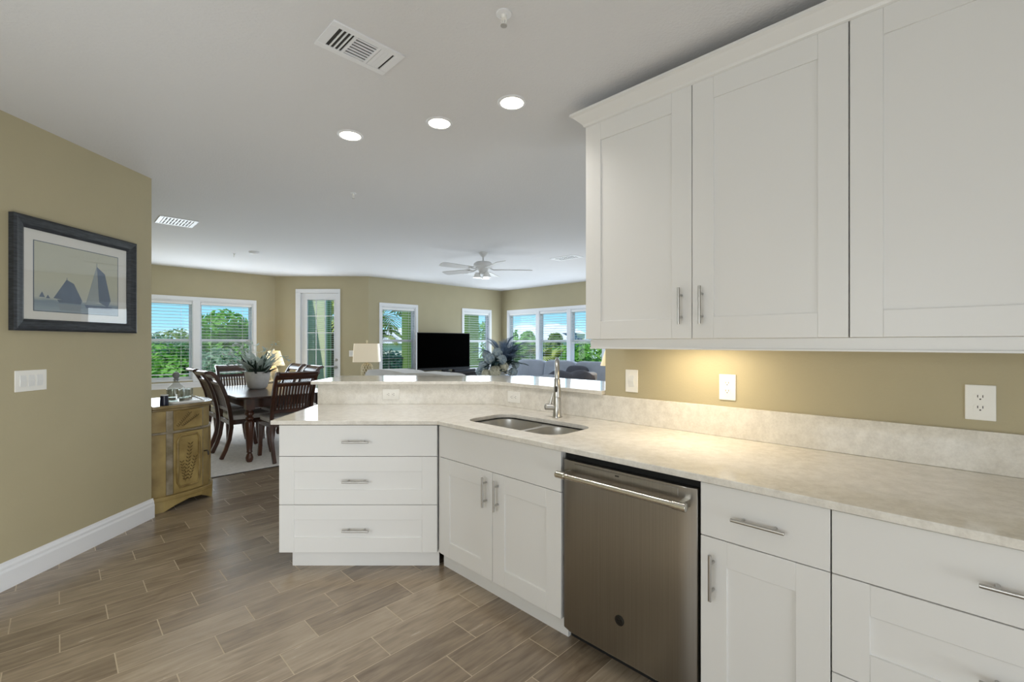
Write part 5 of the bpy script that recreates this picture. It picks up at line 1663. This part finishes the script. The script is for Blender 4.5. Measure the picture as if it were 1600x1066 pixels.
# wide living room window
q = gp(818, 15.5); palm(q[0], q[1], 1.15, 1.1, 0, 'light green palm in the first panel of the wide window', 16)
q = gp(860, 15.0); palm(q[0], q[1], 0.78, 1.1, 4, 'olive palm low behind the faucet', 17)
T(920, 14.0, 533, 1.5, 0, 'bright green tree in the window panel next to the wall cabinet', 18, count=6500, size=0.09, group=GG)
T(845, 20.0, 541, 1.7, 3, 'grey-green bush below the white roofs', 19, count=4500, size=0.11, group=GG, name='garden_bush', cat='bush')
T(880, 21.0, 543, 1.7, 0, 'light green bush below the white roofs behind the faucet', 20, count=4500, size=0.11, group=GG, name='garden_bush', cat='bush')
T(805, 19.0, 538, 1.6, 1, 'dark green bush near the room corner in the wide window', 21, count=4500, size=0.11, group=GG, name='garden_bush', cat='bush')
T(825, 40.0, 519, 1.2, 0, 'distant green tree before the white-roofed houses, first panel', 22, count=3000, size=0.2, group=GG)
T(868, 40.0, 522, 1.2, 2, 'distant olive tree before the white-roofed houses, middle panel', 23, count=3000, size=0.2, group=GG)
T(1000, 17.0, 530, 1.4, 1, 'dark green tree hidden behind the wall cabinet side', 24, count=3500, size=0.13, group=GG)
T(1090, 19.0, 525, 1.6, 0, 'bright green tree mirrored in the framed picture', 25, count=3500, size=0.13, group=GG)


def house(px, d, wd, ht, roof_y, label, wall_m, name='house'):
    x, y = gp(px, d); top = EYE + (536 - roof_y) * d / 711.0
    o = empty(name, (x, y, GZ), 0); tag(o, label, 'house'); h = top - GZ; e_ = h - ht
    b = MB(); b.box(-wd / 2, wd / 2, 0, 4.4, 0, e_); b.build('walls', wall_m, o)
    b = MB(); ov = 0.4
    vs = [(-wd / 2 - ov, -ov, e_), (wd / 2 + ov, -ov, e_), (wd / 2 + ov, 4.4 + ov, e_), (-wd / 2 - ov, 4.4 + ov, e_), (-wd / 2 + wd * 0.3, 2.2, h), (wd / 2 - wd * 0.3, 2.2, h)]
    b.add(vs, [(3, 2, 1, 0), (0, 1, 5, 4), (2, 3, 4, 5), (1, 2, 5), (3, 0, 4)]); b.build('roof', M['roof'], o, smooth=False)
    n_ = max(2, int(wd / 2.4))
    for k in range(n_):
        cx = -wd / 2 + wd * (k + 0.5) / n_
        b = MB(); b.box(cx - 0.5, cx + 0.5, -0.05, 0.0, e_ - 2.0, e_ - 0.6); b.build('window', M['housewindow'], o)
    return o


house(821, 52.0, 4.0, 1.0, 507, 'small white-roofed house in the first panel of the wide window', M['stucco'])
house(842, 46.0, 6.5, 1.3, 511, 'white-roofed house partly behind the first window mullion', M['stucco'])
house(866, 58.0, 3.8, 1.2, 505, 'cream house with tall white roof behind the faucet', M['stucco'])
house(884, 51.5, 2.6, 1.0, 507, 'blue-grey house with white roof in the middle panel', M['hgrey'])
house(620, 40.0, 7.0, 1.4, 512, 'white house beyond the palms in the narrow window', M['stucco'])
house(895, 64.0, 3.4, 0.8, 513, 'tiny cream house beside the last mullion of the wide window', M['stucco'])
